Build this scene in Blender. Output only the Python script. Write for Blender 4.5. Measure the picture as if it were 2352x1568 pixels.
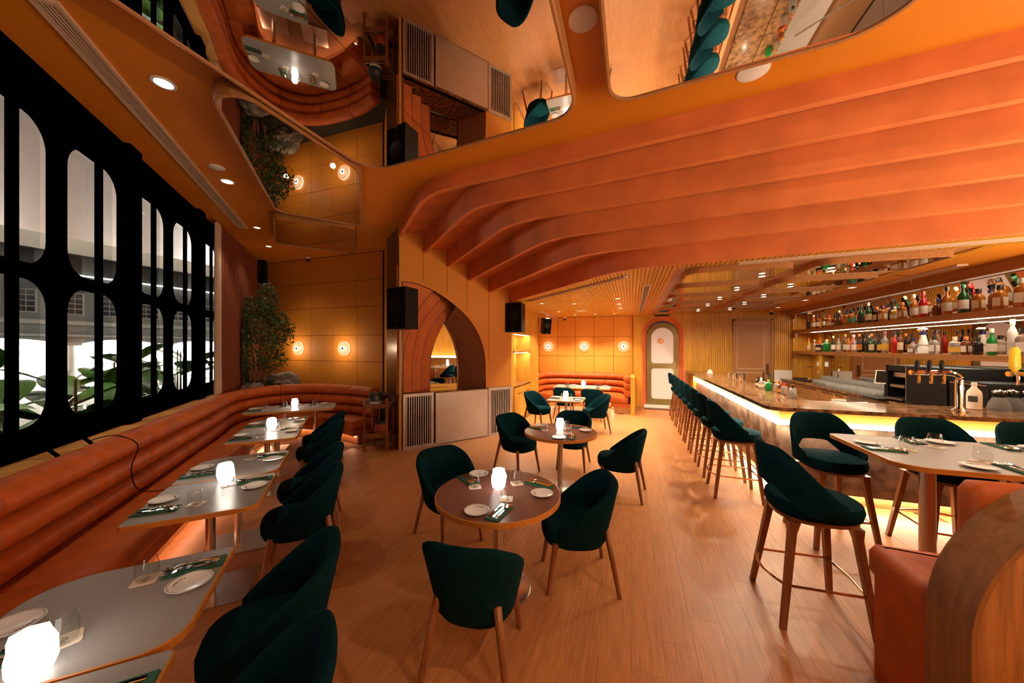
import bpy, bmesh, math, random
from math import sin, cos, pi, atan2, radians, sqrt
from mathutils import Vector
sc = bpy.context.scene
for o in list(bpy.data.objects): bpy.data.objects.remove(o)
COL = sc.collection
# ---------------------------------------------------------------- camera, world, exposure
cam_d = bpy.data.cameras.new('camera'); cam = bpy.data.objects.new('camera', cam_d); COL.objects.link(cam)
cam.location = (0, 0, 1.84); cam.rotation_euler = (pi/2, 0, math.atan(274/784.0))
cam_d.lens = 12.0; cam_d.sensor_width = 36.0; cam_d.shift_y = 13/2352.0; cam_d.clip_start = 0.02; cam_d.clip_end = 200
sc.camera = cam
sc.view_settings.view_transform = 'Standard'; sc.view_settings.look = 'None'
sc.view_settings.gamma = 1; sc.view_settings.use_curve_mapping = False
sc.view_settings.exposure = 0.12
w = bpy.data.worlds.new('night'); sc.world = w; w.use_nodes = True
w.node_tree.nodes['Background'].inputs[0].default_value = (0.55, 0.6, 0.7, 1)
w.node_tree.nodes['Background'].inputs[1].default_value = 0.03
cy = sc.cycles
cy.use_denoising = True; cy.max_bounces = 8; cy.diffuse_bounces = 4; cy.glossy_bounces = 5; cy.transmission_bounces = 6
cy.transparent_max_bounces = 24; cy.caustics_reflective = False; cy.caustics_refractive = False; cy.sample_clamp_indirect = 4.0
WARM = (1.0, 0.82, 0.58); WARM2 = (1.0, 0.72, 0.44)
def lamp(kind, name, loc, watts, col=WARM, target=None, size=0.05, cone=1.6, blend=0.5, parent=None, sy=None, rot=None):
    d = bpy.data.lights.new(name, kind); d.energy = watts; d.color = col
    if kind == 'SPOT': d.spot_size = cone; d.spot_blend = blend; d.shadow_soft_size = size
    elif kind == 'POINT': d.shadow_soft_size = size
    elif kind == 'AREA':
        d.size = size
        if sy: d.shape = 'RECTANGLE'; d.size_y = sy
    o = bpy.data.objects.new(name, d); COL.objects.link(o); o.location = loc
    if rot: o.rotation_euler = rot
    if target is not None:
        o.rotation_euler = (Vector(target)-Vector(loc)).to_track_quat('-Z', 'Y').to_euler()
    if parent: o.parent = parent
    return o
# ---------------------------------------------------------------- helpers
S = sqrt(0.5)
def AB(a, b): return (S*(b-a), S*(a+b))
def lerp(a, b, t): return a+(b-a)*t
class MB:
    def __init__(s): s.v = []; s.f = []
    def add(s, vs, fs):
        n = len(s.v); s.v += [tuple(p) for p in vs]; s.f += [tuple(i+n for i in f) for f in fs]; return s
    def box(s, x, y, z, sx, sy, sz, rz=0):
        c, k = cos(rz), sin(rz); vs = []
        for dz in (-.5, .5):
            for dx, dy in ((-.5, -.5), (.5, -.5), (.5, .5), (-.5, .5)):
                a, b = dx*sx, dy*sy; vs.append((x+a*c-b*k, y+a*k+b*c, z+dz*sz))
        return s.add(vs, [(3, 2, 1, 0), (4, 5, 6, 7), (0, 1, 5, 4), (1, 2, 6, 5), (2, 3, 7, 6), (3, 0, 4, 7)])
    def bx(s, x0, x1, y0, y1, z0, z1): return s.box((x0+x1)/2, (y0+y1)/2, (z0+z1)/2, abs(x1-x0), abs(y1-y0), abs(z1-z0))
    def cyl(s, p0, p1, r0, r1=None, n=12, dome=0.0):
        r1 = r0 if r1 is None else r1; p0 = Vector(p0); p1 = Vector(p1); d = (p1-p0).normalized()
        u = d.orthogonal().normalized(); w_ = d.cross(u); rings = [(p0, r0), (p1, r1)]
        if dome: rings += [(p1+d*dome*.7, r1*.75), (p1+d*dome, r1*.25)]
        vs = [tuple(c+u*(r*cos(2*pi*i/n))+w_*(r*sin(2*pi*i/n))) for c, r in rings for i in range(n)]
        fs = [(k*n+i, k*n+(i+1) % n, (k+1)*n+(i+1) % n, (k+1)*n+i) for k in range(len(rings)-1) for i in range(n)]
        fs += [tuple(reversed(range(n))), tuple(range((len(rings)-1)*n, len(rings)*n))]
        return s.add(vs, fs)
    def lathe(s, prof, n=20, c=(0, 0, 0), sx=1, sy=1, cap0=True, cap1=True):
        vs = [(c[0]+r*sx*cos(2*pi*i/n), c[1]+r*sy*sin(2*pi*i/n), c[2]+z) for r, z in prof for i in range(n)]
        m = len(prof); fs = [(k*n+i, k*n+(i+1) % n, (k+1)*n+(i+1) % n, (k+1)*n+i) for k in range(m-1) for i in range(n)]
        if cap0: fs.append(tuple(reversed(range(n))))
        if cap1: fs.append(tuple(range((m-1)*n, m*n)))
        return s.add(vs, fs)
    def rings(s, rings, cap=True):          # closed loops of equal length, joined
        n = len(rings[0]); vs = [p for r in rings for p in r]; m = len(rings)
        fs = [(k*n+i, k*n+(i+1) % n, (k+1)*n+(i+1) % n, (k+1)*n+i) for k in range(m-1) for i in range(n)]
        if cap: fs += [tuple(reversed(range(n))), tuple(range((m-1)*n, m*n))]
        return s.add(vs, fs)
    def grid(s, rows):                       # open grid of rows
        n = len(rows[0]); vs = [p for r in rows for p in r]
        return s.add(vs, [(k*n+i, k*n+i+1, (k+1)*n+i+1, (k+1)*n+i) for k in range(len(rows)-1) for i in range(n-1)])
    def prism(s, poly, z0, z1, f=None):      # poly (x,y); f maps (x,y,z)
        f = f or (lambda x, y, z: (x, y, z)); n = len(poly)
        vs = [f(x, y, z0) for x, y in poly]+[f(x, y, z1) for x, y in poly]
        return s.add(vs, [tuple(reversed(range(n))), tuple(range(n, 2*n))]+[(i, (i+1) % n, n+(i+1) % n, n+i) for i in range(n)])
    def tube(s, pts, r, n=8, closed=False):
        P = [Vector(p) for p in pts]; m = len(P); rings = []; up = None
        for i in range(m):
            a = P[(i-1) % m] if (closed or i > 0) else P[i]; b = P[(i+1) % m] if (closed or i < m-1) else P[i]
            d = (b-a).normalized()
            if up is None: up = d.orthogonal().normalized()
            up = (up-d*up.dot(d)).normalized(); w_ = d.cross(up); rr = r[i] if isinstance(r, (list, tuple)) else r
            rings.append([tuple(P[i]+up*(rr*cos(2*pi*k/n))+w_*(rr*sin(2*pi*k/n))) for k in range(n)])
        if closed: rings.append(rings[0]); return s.rings(rings, cap=False)
        return s.rings(rings)
    def holes(s, outer, holes, w0, w1, f):   # plate (u,v) with holes, thickness w0..w1, f(u,v,w)->xyz
        bm = bmesh.new(); loops = []
        for L in [outer]+holes:
            vv = [bm.verts.new((u, v, 0)) for u, v in L]; loops.append(len(vv))
            for i in range(len(vv)): bm.edges.new((vv[i], vv[(i+1) % len(vv)]))
        bmesh.ops.triangle_fill(bm, use_beauty=True, use_dissolve=False, edges=bm.edges[:], normal=(0, 0, 1))
        bm.verts.index_update(); tri = [tuple(v.index for v in fc.verts) for fc in bm.faces]; pts = [(v.co.x, v.co.y) for v in bm.verts]; bm.free()
        n = len(pts); vs = [f(u, v, w0) for u, v in pts]+[f(u, v, w1) for u, v in pts]
        fs = tri+[tuple(n+i for i in reversed(t)) for t in tri]; k = 0
        for m in loops:
            fs += [(k+i, k+(i+1) % m, n+k+(i+1) % m, n+k+i) for i in range(m)]; k += m
        return s.add(vs, fs)
    def mesh(s, name, mat, smooth=35, loc=(0, 0, 0)):
        me = bpy.data.meshes.new(name); me.from_pydata([(a-loc[0], b-loc[1], c-loc[2]) for a, b, c in s.v], [], s.f)
        bm = bmesh.new(); bm.from_mesh(me); bmesh.ops.recalc_face_normals(bm, faces=bm.faces[:]); bm.to_mesh(me); bm.free()
        if smooth: me.shade_smooth(); me.set_sharp_from_angle(angle=radians(smooth))
        me.materials.append(mat); return me
    def build(s, name, mat, parent=None, smooth=35, world=False, loc=None):
        L = (0, 0, 0)
        if world and parent is not None: L = tuple(parent.location)
        if loc is not None: L = loc
        o = bpy.data.objects.new(name, s.mesh(name, mat, smooth, L)); COL.objects.link(o)
        if parent is not None: o.parent = parent
        elif loc is not None: o.location = loc
        return o
def tag(o, label, cat, group=None, kind=None):
    o['label'] = label; o['category'] = cat
    if group: o['group'] = group
    if kind: o['kind'] = kind
    return o
def thing(name, label, cat, loc=(0, 0, 0), rz=0, group=None):
    o = bpy.data.objects.new(name, None); COL.objects.link(o); o.empty_display_size = .1
    o.location = loc; o.rotation_euler = (0, 0, rz); return tag(o, label, cat, group)
def struct(o): o['kind'] = 'structure'; return o
def dup(root, loc, rz, label, group=None, par=None):
    r = root.copy(); COL.objects.link(r); r.parent = par
    if par is None:
        r.location = loc; r.rotation_euler = (0, 0, rz); r['label'] = label
        if group: r['group'] = group
    for ch in KIDS.setdefault(root.name, list(root.children)): dup(ch, None, None, None, None, r)
    return r
KIDS = {}
def spot_dup(proto, used, loc, rz, label, group=None):
    if not used: used.append(1); proto.location = loc; proto.rotation_euler = (0, 0, rz); proto['label'] = label; proto['group'] = group; KIDS[proto.name] = list(proto.children); [KIDS.setdefault(c.name, list(c.children)) for c in proto.children]; return proto
    return dup(proto, loc, rz, label, group)
def fillet(pts, rad, n=8, closed=True):
    out = []; m = len(pts)
    for i in range(m):
        r = rad[i] if isinstance(rad, (list, tuple)) else rad
        if (not closed and i in (0, m-1)) or r <= 0: out.append(tuple(pts[i])); continue
        p = Vector(pts[i]).to_2d(); a = Vector(pts[(i-1) % m]).to_2d()-p; b = Vector(pts[(i+1) % m]).to_2d()-p
        la, lb = a.length, b.length; a.normalize(); b.normalize(); th = math.acos(max(-1, min(1, a.dot(b))))
        if th > pi-.01: out.append(tuple(p)); continue
        d = min(r/math.tan(th/2), la*.49, lb*.49); r2 = d*math.tan(th/2)
        c = p+(a+b).normalized()*(r2/sin(th/2)); s0 = p+a*d-c; s1 = p+b*d-c
        a0 = atan2(s0.y, s0.x); da = atan2(s1.y, s1.x)-a0
        while da > pi: da -= 2*pi
        while da < -pi: da += 2*pi
        out += [(c.x+r2*cos(a0+da*k/n), c.y+r2*sin(a0+da*k/n)) for k in range(n+1)]
    return out
def rrect(x0, x1, y0, y1, r, n=6): return fillet([(x0, y0), (x1, y0), (x1, y1), (x0, y1)], r, n)
def inset(poly, d):
    n = len(poly); A = sum(poly[i][0]*poly[(i+1) % n][1]-poly[(i+1) % n][0]*poly[i][1] for i in range(n)); sg = 1 if A > 0 else -1; out = []
    for i in range(n):
        a, p, b = Vector(poly[i-1]), Vector(poly[i]), Vector(poly[(i+1) % n])
        e1 = (p-a); e2 = (b-p)
        if e1.length < 1e-6 or e2.length < 1e-6: out.append(tuple(p)); continue
        e1.normalize(); e2.normalize(); n1 = Vector((-e1.y, e1.x))*sg; n2 = Vector((-e2.y, e2.x))*sg; m = n1+n2
        if m.length < 1e-6: m = n1
        m.normalize(); out.append(tuple(p+m*(d/max(.4, m.dot(n1)))))
    return out
def clip(poly, p, nrm):                       # keep the side where (q-p).n >= 0
    out = []; g = lambda q: (q[0]-p[0])*nrm[0]+(q[1]-p[1])*nrm[1]
    for i in range(len(poly)):
        a, b = poly[i], poly[(i+1) % len(poly)]; ga, gb = g(a), g(b)
        if ga >= 0: out.append(a)
        if (ga >= 0) != (gb >= 0): t = ga/(ga-gb); out.append((lerp(a[0], b[0], t), lerp(a[1], b[1], t)))
    return out
def spline(pts, n=8):
    out = []; m = len(pts); k = len(pts[0])
    for i in range(m-1):
        p0, p1, p2, p3 = pts[max(0, i-1)], pts[i], pts[i+1], pts[min(m-1, i+2)]
        for j in range(n):
            t = j/n; out.append(tuple(.5*((2*p1[c])+(-p0[c]+p2[c])*t+(2*p0[c]-5*p1[c]+4*p2[c]-p3[c])*t*t+(-p0[c]+3*p1[c]-3*p2[c]+p3[c])*t**3) for c in range(k)))
    out.append(tuple(pts[-1])); return out
# ---------------------------------------------------------------- materials
def mat(name, col, rough=.5, metal=0.0, noise=None, bump=None, wood=None, emit=None, trans=0, ior=1.45, spec=.5, coords='Object', rnd=0.0, sheen=0, col2=None, coat=0, alpha=1):
    m = bpy.data.materials.new(name); m.use_nodes = True; nt = m.node_tree; N = nt.nodes; L = nt.links; b = N['Principled BSDF']
    I = b.inputs; c4 = (*col, 1); I['Base Color'].default_value = c4; I['Roughness'].default_value = rough; I['Metallic'].default_value = metal
    I['IOR'].default_value = ior; I['Transmission Weight'].default_value = trans; I['Specular IOR Level'].default_value = spec; I['Coat Weight'].default_value = coat
    if sheen: I['Sheen Weight'].default_value = sheen; I['Sheen Roughness'].default_value = .4; I['Sheen Tint'].default_value = (*[min(1, x*4+.05) for x in col], 1)
    if emit: I['Emission Color'].default_value = (*emit[0], 1); I['Emission Strength'].default_value = emit[1]
    if noise or wood or bump or rnd:
        tc = N.new('ShaderNodeTexCoord'); mp = N.new('ShaderNodeMapping'); vec = tc.outputs[coords]
        if rnd:
            oi = N.new('ShaderNodeObjectInfo'); ml = N.new('ShaderNodeVectorMath'); ml.operation = 'ADD'; sc_ = N.new('ShaderNodeMath'); sc_.operation = 'MULTIPLY'; sc_.inputs[1].default_value = 37.0
            L.new(oi.outputs['Random'], sc_.inputs[0]); L.new(vec, ml.inputs[0]); L.new(sc_.outputs[0], ml.inputs[1]); vec = ml.outputs[0]
        L.new(vec, mp.inputs['Vector']); nz = N.new('ShaderNodeTexNoise'); L.new(mp.outputs[0], nz.inputs['Vector'])
        if wood:
            nz.inputs['Scale'].default_value = wood[1]; nz.inputs['Detail'].default_value = 6; nz.inputs['Roughness'].default_value = .65
            mp.inputs['Scale'].default_value = tuple(.06 if k == wood[0] else 1.0 for k in 'xyz'); amt = wood[2]
        elif noise: nz.inputs['Scale'].default_value = noise[0]; nz.inputs['Detail'].default_value = 5; amt = noise[1]
        else: nz.inputs['Scale'].default_value = bump[0]; nz.inputs['Detail'].default_value = 4; amt = 0
        if amt or rnd:
            rp = N.new('ShaderNodeValToRGB'); L.new(nz.outputs[0], rp.inputs[0]); lo = col2 or tuple(x*(1-amt) for x in col); hi = col if col2 else tuple(min(1, x*(1+amt*.6)) for x in col)
            rp.color_ramp.elements[0].position = .35; rp.color_ramp.elements[1].position = .65; rp.color_ramp.elements[0].color = (*lo, 1); rp.color_ramp.elements[1].color = (*hi, 1)
            out = rp.outputs[0]
            if rnd:
                hs = N.new('ShaderNodeHueSaturation'); mr = N.new('ShaderNodeMapRange'); mr.inputs[3].default_value = 1-rnd; mr.inputs[4].default_value = 1+rnd
                L.new(oi.outputs['Random'], mr.inputs[0]); L.new(mr.outputs[0], hs.inputs['Value']); L.new(out, hs.inputs['Color']); out = hs.outputs[0]
            L.new(out, I['Base Color'])
        if bump:
            bp = N.new('ShaderNodeBump'); bp.inputs['Strength'].default_value = bump[1]; bp.inputs['Distance'].default_value = bump[2] if len(bump) > 2 else .01
            if noise or wood:
                n2 = N.new('ShaderNodeTexNoise'); n2.inputs['Scale'].default_value = bump[0]; L.new(mp.outputs[0], n2.inputs['Vector']); L.new(n2.outputs[0], bp.inputs['Height'])
            else: L.new(nz.outputs[0], bp.inputs['Height'])
            L.new(bp.outputs[0], I['Normal'])
    return m
def thin_glass(name, tint=(1, 1, 1), refl=1.0, milk=0):
    m = bpy.data.materials.new(name); m.use_nodes = True; nt = m.node_tree; N = nt.nodes; N.remove(N['Principled BSDF'])
    t = N.new('ShaderNodeBsdfTransparent'); t.inputs[0].default_value = (*tint, 1); g = N.new('ShaderNodeBsdfGlossy'); g.inputs['Roughness'].default_value = .02
    fr = N.new('ShaderNodeLayerWeight'); fr.inputs[0].default_value = .5; pw = N.new('ShaderNodeMath'); pw.operation = 'POWER'; pw.inputs[1].default_value = 3.5
    ml = N.new('ShaderNodeMath'); ml.operation = 'MULTIPLY_ADD'; ml.inputs[1].default_value = .45*refl; ml.inputs[2].default_value = .025; nt.links.new(fr.outputs['Facing'], pw.inputs[0]); mx = N.new('ShaderNodeMixShader')
    nt.links.new(pw.outputs[0], ml.inputs[0]); nt.links.new(ml.outputs[0], mx.inputs[0]); nt.links.new(t.outputs[0], mx.inputs[1]); nt.links.new(g.outputs[0], mx.inputs[2]); nt.links.new(mx.outputs[0], N['Material Output'].inputs[0])
    if milk:
        df = N.new('ShaderNodeBsdfTranslucent'); m2 = N.new('ShaderNodeMixShader'); m2.inputs[0].default_value = milk
        nt.links.new(mx.outputs[0], m2.inputs[1]); nt.links.new(df.outputs[0], m2.inputs[2]); nt.links.new(m2.outputs[0], N['Material Output'].inputs[0])
    return m
M = dict(
 ceil=mat('ceiling_paint', (.62, .195, .008), .5, noise=(1.5, .06)),
 terra=mat('terracotta_plaster', (.66, .185, .048), .75, noise=(3.0, .14), bump=(9, .12)),
 panel=mat('woven_panel', (.66, .255, .026), .6, noise=(60, .10), bump=(120, .15)),
 woodv=mat('oak_vertical', (.60, .28, .030), .42, wood=('z', 26, .25)),
 woodx=mat('oak_x', (.60, .28, .045), .42, wood=('x', 26, .25)),
 woody=mat('oak_y', (.55, .25, .065), .42, wood=('y', 26, .22)),
 walnut=mat('walnut_leg', (.22, .08, .026), .32, wood=('z', 30, .3), coat=.3),
 edge=mat('table_edge_oak', (.55, .22, .04), .35, wood=('x', 40, .2)),
 oak_slab=mat('oak_slab', (.40, .175, .055), .45, wood=('z', 45, .35)),
 shaded_veneer=mat('shade_darkened_oak_veneer', (.26, .105, .03), .5, wood=('z', 26, .3)),  # bench edge veneer, its brown darkened to stand for shade
 fascia=mat('shelf_wood', (.40, .17, .055), .4, wood=('y', 30, .22)),
 floor=mat('oak_plank', (.46, .185, .058), .42, wood=('y', 70, .22), bump=(60, .03), rnd=.05),
 grey=mat('grey_laminate', (.27, .25, .235), .3, noise=(220, .12)),
 brown_lam=mat('brown_laminate', (.17, .075, .052), .33, noise=(200, .08), spec=.2),
 steel=mat('brushed_steel', (.62, .58, .54), .28, 1.0),
 dull_steel=mat('dull_metal_panel', (.50, .42, .37), .42, .85, noise=(4, .05)),
 chrome=mat('polished_chrome', (.85, .83, .8), .06, 1.0),
 copper=mat('copper_rod', (.62, .36, .2), .2, 1.0),
 velvet=mat('green_velvet', (.002, .018, .025), 1.0, noise=(25, .2), spec=.05, sheen=.03),
 velvet2=mat('green_velvet_seat', (.002, .021, .028), 1.0, noise=(25, .2), spec=.05, sheen=.04),
 leather=mat('orange_leather', (.46, .092, .012), .55, noise=(7, .16), bump=(14, .08), spec=.3),
 black=mat('black_frame', (.0007, .0006, .0006), .9, spec=0.0),
 blackp=mat('black_plastic', (.005, .005, .0055), .5, spec=.25),
 mesh_black=mat('speaker_grille', (.004, .004, .0045), .9, spec=.1, bump=(400, .4)),
 dark_wood=mat('dark_pillar', (.10, .045, .018), .25, wood=('z', 18, .3)),
 joint=mat('dark_joint', (.05, .018, .004), .9),
 jamb=mat('brown_leather_jamb', (.28, .12, .06), .4, noise=(8, .15)),
 mirror=mat('bronze_mirror', (.86, .80, .74), .012, 1.0),
 mirror2=mat('clear_mirror', (.86, .82, .78), .01, 1.0),
 mirror3=mat('smoked_mirror', (.56, .50, .45), .012, 1.0),
 marble=mat('brown_marble', (.36, .18, .075), .10, noise=(16, .75), col2=(.06, .026, .012)),
 stone=mat('grey_stone_cladding', (.16, .105, .075), .16, noise=(5, .6), bump=(12, .1)),
 white=mat('white_ceramic', (.80, .76, .71), .18),
 cream=mat('cream_paper', (.78, .66, .52), .6),
 green=mat('green_napkin', (.012, .10, .06), .8, noise=(40, .2)),
 dkgreen=mat('green_rim', (.02, .09, .06), .3),
 glass=thin_glass('clear_glass', (.97, .97, .96), 1.3),
 barglass=thin_glass('bar_glassware', (.93, .93, .92), 2.2, .32),
 pane=thin_glass('window_pane', (.93, .95, .95), .55),
 rock=mat('grey_rock', (.20, .18, .16), .9, noise=(5, .5), bump=(7, .8, .04)),
 soil=mat('soil', (.03, .02, .012), .95, noise=(20, .4)),
 leaf=mat('tree_leaf', (.055, .09, .022), .5, noise=(3, .5), rnd=.2),
 bleaf=mat('big_leaf', (.10, .24, .05), .4, noise=(4, .4), rnd=.25),
 bark=mat('bark', (.14, .065, .03), .8, noise=(20, .4)),
 curtain=mat('rust_curtain', (.17, .04, .013), .85, noise=(30, .15)),
 sheer=mat('sheer_drape', (.62, .48, .38), .8, noise=(40, .1)),
 olive=mat('olive_frame', (.20, .155, .055), .32, .3),
 frost=mat('frosted_glass', (.60, .49, .43), .35, emit=((1, .76, .62), .22)),
 white_p=mat('white_plate', (.78, .74, .68), .4),
 vent=mat('vent_beige', (.62, .42, .30), .5),
 ventd=mat('vent_dark', (.002, .0015, .0012), 1.0, spec=0),
 lampw=mat('glowing_lamp', (.9, .88, .85), .3, emit=((1, .93, .84), 5.5)),
 bulb=mat('bulb_glow', (1, .9, .8), .3, emit=((1, .82, .6), 40.0)),
 bulb_dim=mat('bulb_dim', (.8, .7, .6), .3, emit=((1, .8, .6), 4.0)),
 led=mat('led_strip', (1, .9, .8), .4, emit=((1, .76, .46), 20.0)),
 led_hot=mat('led_strip_bright', (1, .9, .8), .4, emit=((1, .84, .60), 75.0)),
 led_red=mat('led_strip_sofa', (1, .8, .6), .4, emit=((1, .58, .33), 15.0)),
 red=mat('red_pot', (.35, .05, .02), .45), navy=mat('navy_top', (.012, .018, .03), .4),
 bwall=mat('render_wall', (.55, .53, .49), .9, noise=(1, .08)), bdark=mat('facade_grey', (.16, .17, .17), .9, noise=(1, .12)),
 soffit=mat('pale_soffit', (.62, .57, .52), .9), bglass=mat('dark_window', (.02, .023, .025), .15), btrim=mat('grey_trim', (.28, .28, .27), .8),
 wlamp=mat('white_lamp', (1, 1, 1), .3, emit=((1, .95, .86), 60.0)), line_lamp=mat('line_lamp', (1, 1, 1), .3, emit=((1, .97, .92), 3.0)), warmwin=mat('lit_window', (1, 1, 1), .4, emit=((1, .93, .8), 5.0)),
 pave=mat('paving', (.25, .23, .2), .9, noise=(2, .2)),
 ink=mat('ink', (.03, .035, .03), .6), screen=mat('dark_screen', (.015, .012, .01), .15), yellow=mat('yellow_plastic', (.75, .45, .02), .4),
 orange_slat=mat('slat_ceiling', (.62, .29, .012), .55, wood=('y', 30, .15)),
)
# ================================================================ structure
random.seed(7)
ZC, ZL = 4.0, 2.83
# ---- floor with planks
fl = struct(MB().bx(-10.5, 4.7, -2.7, 11.6, -.12, -.012).build('floor', mat('subfloor', (.22, .09, .03), .8), smooth=0))
def floor_vis(x, y):
    b = (x+y)*S
    if b < -1.55 or y > 11.15 or y < -.2: return False
    if x > 1.7 and y > 4.75: return False
    if y > 5.6 and x < -4.4: return False
    t = (x+3.9)*-.7991+(y-5.086)*.6012
    if t > .03 and x < -2.55: return False
    if y > 9.8 and x < .02: return False
    # inside the picture's wedge
    d = -.3298*x+.9440*y
    r = .9440*x+.3298*y
    return d > .35 and abs(r/d) < 1.75 and d < 12
PW, PL = .185, 1.38
pl_me = MB().prism([(-PW/2+.0006, -PL/2+.0006), (PW/2-.0006, -PL/2+.0006), (PW/2-.0006, PL/2-.0006), (-PW/2+.0006, PL/2-.0006)], -.012, 0).mesh('floor_plank', M['floor'], smooth=0)
cand = []
for i in range(-40, 26):
    off = ((i*7919) % 100)/100*PL
    for j in range(-2, 10):
        x, y = (i+.5)*PW, j*PL+off
        if any(floor_vis(x+dx, y+dy) for dx in (-.09, .09) for dy in (-.6, 0, .6)): cand.append((-.33*x+.944*y+.25*abs(x), x, y))
cand.sort(); rest = MB()
for k, (d, x, y) in enumerate(cand):
    if k < 300:
        o = bpy.data.objects.new('floor_plank', pl_me); COL.objects.link(o); o.parent = fl; o.location = (x, y, 0)
    else: rest.box(x, y, -.006, PW-.0024, PL-.0024, .012)
if rest.v: r_ = rest.build('floor_planks_beyond', M['floor'], fl, smooth=0); r_['kind'] = 'stuff'
# ---- main ceiling and low ceiling
ce = struct(MB().bx(-10.5, 4.7, -2.7, 7.2, ZC, ZC+.1).build('ceiling', M['ceil'], smooth=0))
BM = [((-3.915, 5.068), (-2.50, 3.76), 3.125, 3.807), ((-3.637, 5.444), (-1.88, 3.85), 3.297, 3.593), ((-3.358, 5.812), (-1.42, 4.00), 3.52, 3.395),
      ((-3.103, 6.182), (-.97, 4.09), 3.635, 3.172), ((-2.80, 6.545), (-.65, 4.26), 3.745, 2.983), ((-2.486, 6.94), (-.08, 4.46), 4.066, 2.811)]
paths = []
for p0, c, ye, zb in BM:
    d = Vector((p0[0]-c[0], p0[1]-c[1])); p0 = tuple(Vector(p0)+d.normalized()*.06)
    paths.append(fillet([p0, c, (4.6, ye)], [0, 1.15, 0], 18, closed=False))
def back(path, d):
    out = []
    for i, p in enumerate(path):
        a = Vector(path[max(0, i-1)]); b = Vector(path[min(len(path)-1, i+1)]); t = (b-a).normalized(); out.append((p[0]-t.y*d, p[1]+t.x*d))
    return out
for i, (p0, c, ye, zb) in enumerate(BM):
    zt = ZC if i == 0 else BM[i-1][3]+.098
    pth = paths[i]; bk = back(pth, .06)
    rg = [[(p[0], p[1], zt+.03), (p[0], p[1], zb+.004), (p[0]-.0, p[1]+.003, zb), (q[0], q[1], zb), (q[0], q[1], zt+.03)] for p, q in zip(pth, bk)]
    o = struct(MB().rings(rg).build('beam', M['terra'], smooth=30)); o['label'] = 'curved terracotta ceiling beam, %s step down from the high ceiling' % ['first', 'second', 'third', 'fourth', 'fifth', 'lowest'][i]
    if i < 5: MB().prism(back(pth, .03)+list(reversed(back(paths[i+1], .03))), zb+.098, zb+.16).build('soffit_panel', M['terra'], ce, smooth=0)
p6 = back(paths[5], .03)
lc = struct(MB().prism(p6+[(4.6, 11.5), (-3.1, 11.5), (-3.1, 9.8), (-2.6, 7.05)], ZL, ZL+.1).build('ceiling', M['ceil'], smooth=0))
def y_of(path, x):
    for a, b in zip(path, path[1:]):
        if (a[0]-x)*(b[0]-x) <= 0 and abs(a[0]-b[0]) > 1e-6: return lerp(a[1], b[1], (x-a[0])/(b[0]-a[0]))
    return path[0][1]
sl = MB(); x = -2.95
TX0, TX1, TY0, TY1 = .55, 3.22, 4.62, 10.75
while x < 4.02:
    y0 = max(y_of(p6, x)+.02, 9.85 if x < -2.6 else 0); segs = [(y0, 11.14)]
    if TX0-.02 < x < TX1+.02: segs = [(y0, TY0), (TY1, 11.14)]
    if x > 3.3: segs = [(y0, TY0), (TY1, 11.14)] if x < 3.95 else []
    for a, b in segs:
        if b-a > .03: sl.bx(x-.017, x+.017, a, b, ZL-.016, ZL+.002)
    x += .05
o = sl.build('ceiling_slats', M['orange_slat'], lc, smooth=0); o['kind'] = 'stuff'
# mirror panels hung below the ceiling
def mirror_panel(label, poly, zb, th, seams=(), rim=.03, group=None, m='mirror'):
    cx = sum(p[0] for p in poly)/len(poly); cyy = sum(p[1] for p in poly)/len(poly)
    t = thing('ceiling_mirror', label, 'mirror', (cx, cyy, zb), group=group)
    inn = inset(poly, rim); mid = inset(poly, rim*.45); n = len(poly)
    MB().rings([[(*p, zb+th) for p in poly], [(*p, zb+.006) for p in poly], [(*p, zb) for p in mid], [(*p, zb+.004) for p in inn], [(*p, zb+.02) for p in inn]], cap=False).build('rim', M['fascia'], t, world=True, smooth=25)
    pieces = [inn]
    for p, nv in seams:
        new = []
        for q in pieces:
            a = clip(q, (p[0]+nv[0]*.002, p[1]+nv[1]*.002), nv); b = clip(q, (p[0]-nv[0]*.002, p[1]-nv[1]*.002), (-nv[0], -nv[1])); new += [z for z in (a, b) if len(z) > 2]
        pieces = new
    for q in pieces: MB().prism(q, zb+.012, zb+.018).build('pane', M[m], t, world=True, smooth=0)
    return t
gm = 'large ceiling mirrors'
mirror_panel('large rounded ceiling mirror above the centre tables', fillet([(-2.865, -1.3), (-.415, -1.3), (-.425, 3.0), (-2.865, 3.21)], [.3, .3, .27, .32]), 3.85, .15, [((-1.83, 0), (1, 0))], group=gm)
mirror_panel('large rounded ceiling mirror reflecting the bar counter', fillet([(-.18, -1.3), (1.62, -1.3), (1.60, 2.84), (-.18, 2.975)], [.3, .3, .35, .2]), 3.85, .15, [((.81, 0), (1, 0))], group=gm)
mirror_panel('rounded ceiling mirror at the top right edge of the view', fillet([(1.86, -1.3), (3.9, -1.3), (3.9, 2.55), (1.86, 2.66)], .3), 3.85, .15, group=gm)
M3 = fillet([(-3.2, 1.78), (-2.91, 1.86), (-2.92, 3.12), (-4.25, 4.58), (-5.02, 3.65)], [.22, .3, .4, .16, .2])
mirror_panel('wedge-shaped ceiling mirror between window diffuser and large mirror', M3, 3.85, .15, [((-4.22, 3.78), (-.82, .58))], group=gm)
mirror_panel('small four-sided ceiling mirror nearest the sconce wall', fillet([(-5.30, 3.80), (-4.42, 4.58), (-5.68, 5.88), (-6.58, 4.76)], .12), 3.85, .15, [((-5.5, 4.75), (-.82, .58))], group=gm)
rows = [(4.74, 5.52), (5.86, 6.58), (6.95, 7.66), (8.05, 8.78), (9.2, 9.95)]
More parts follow.
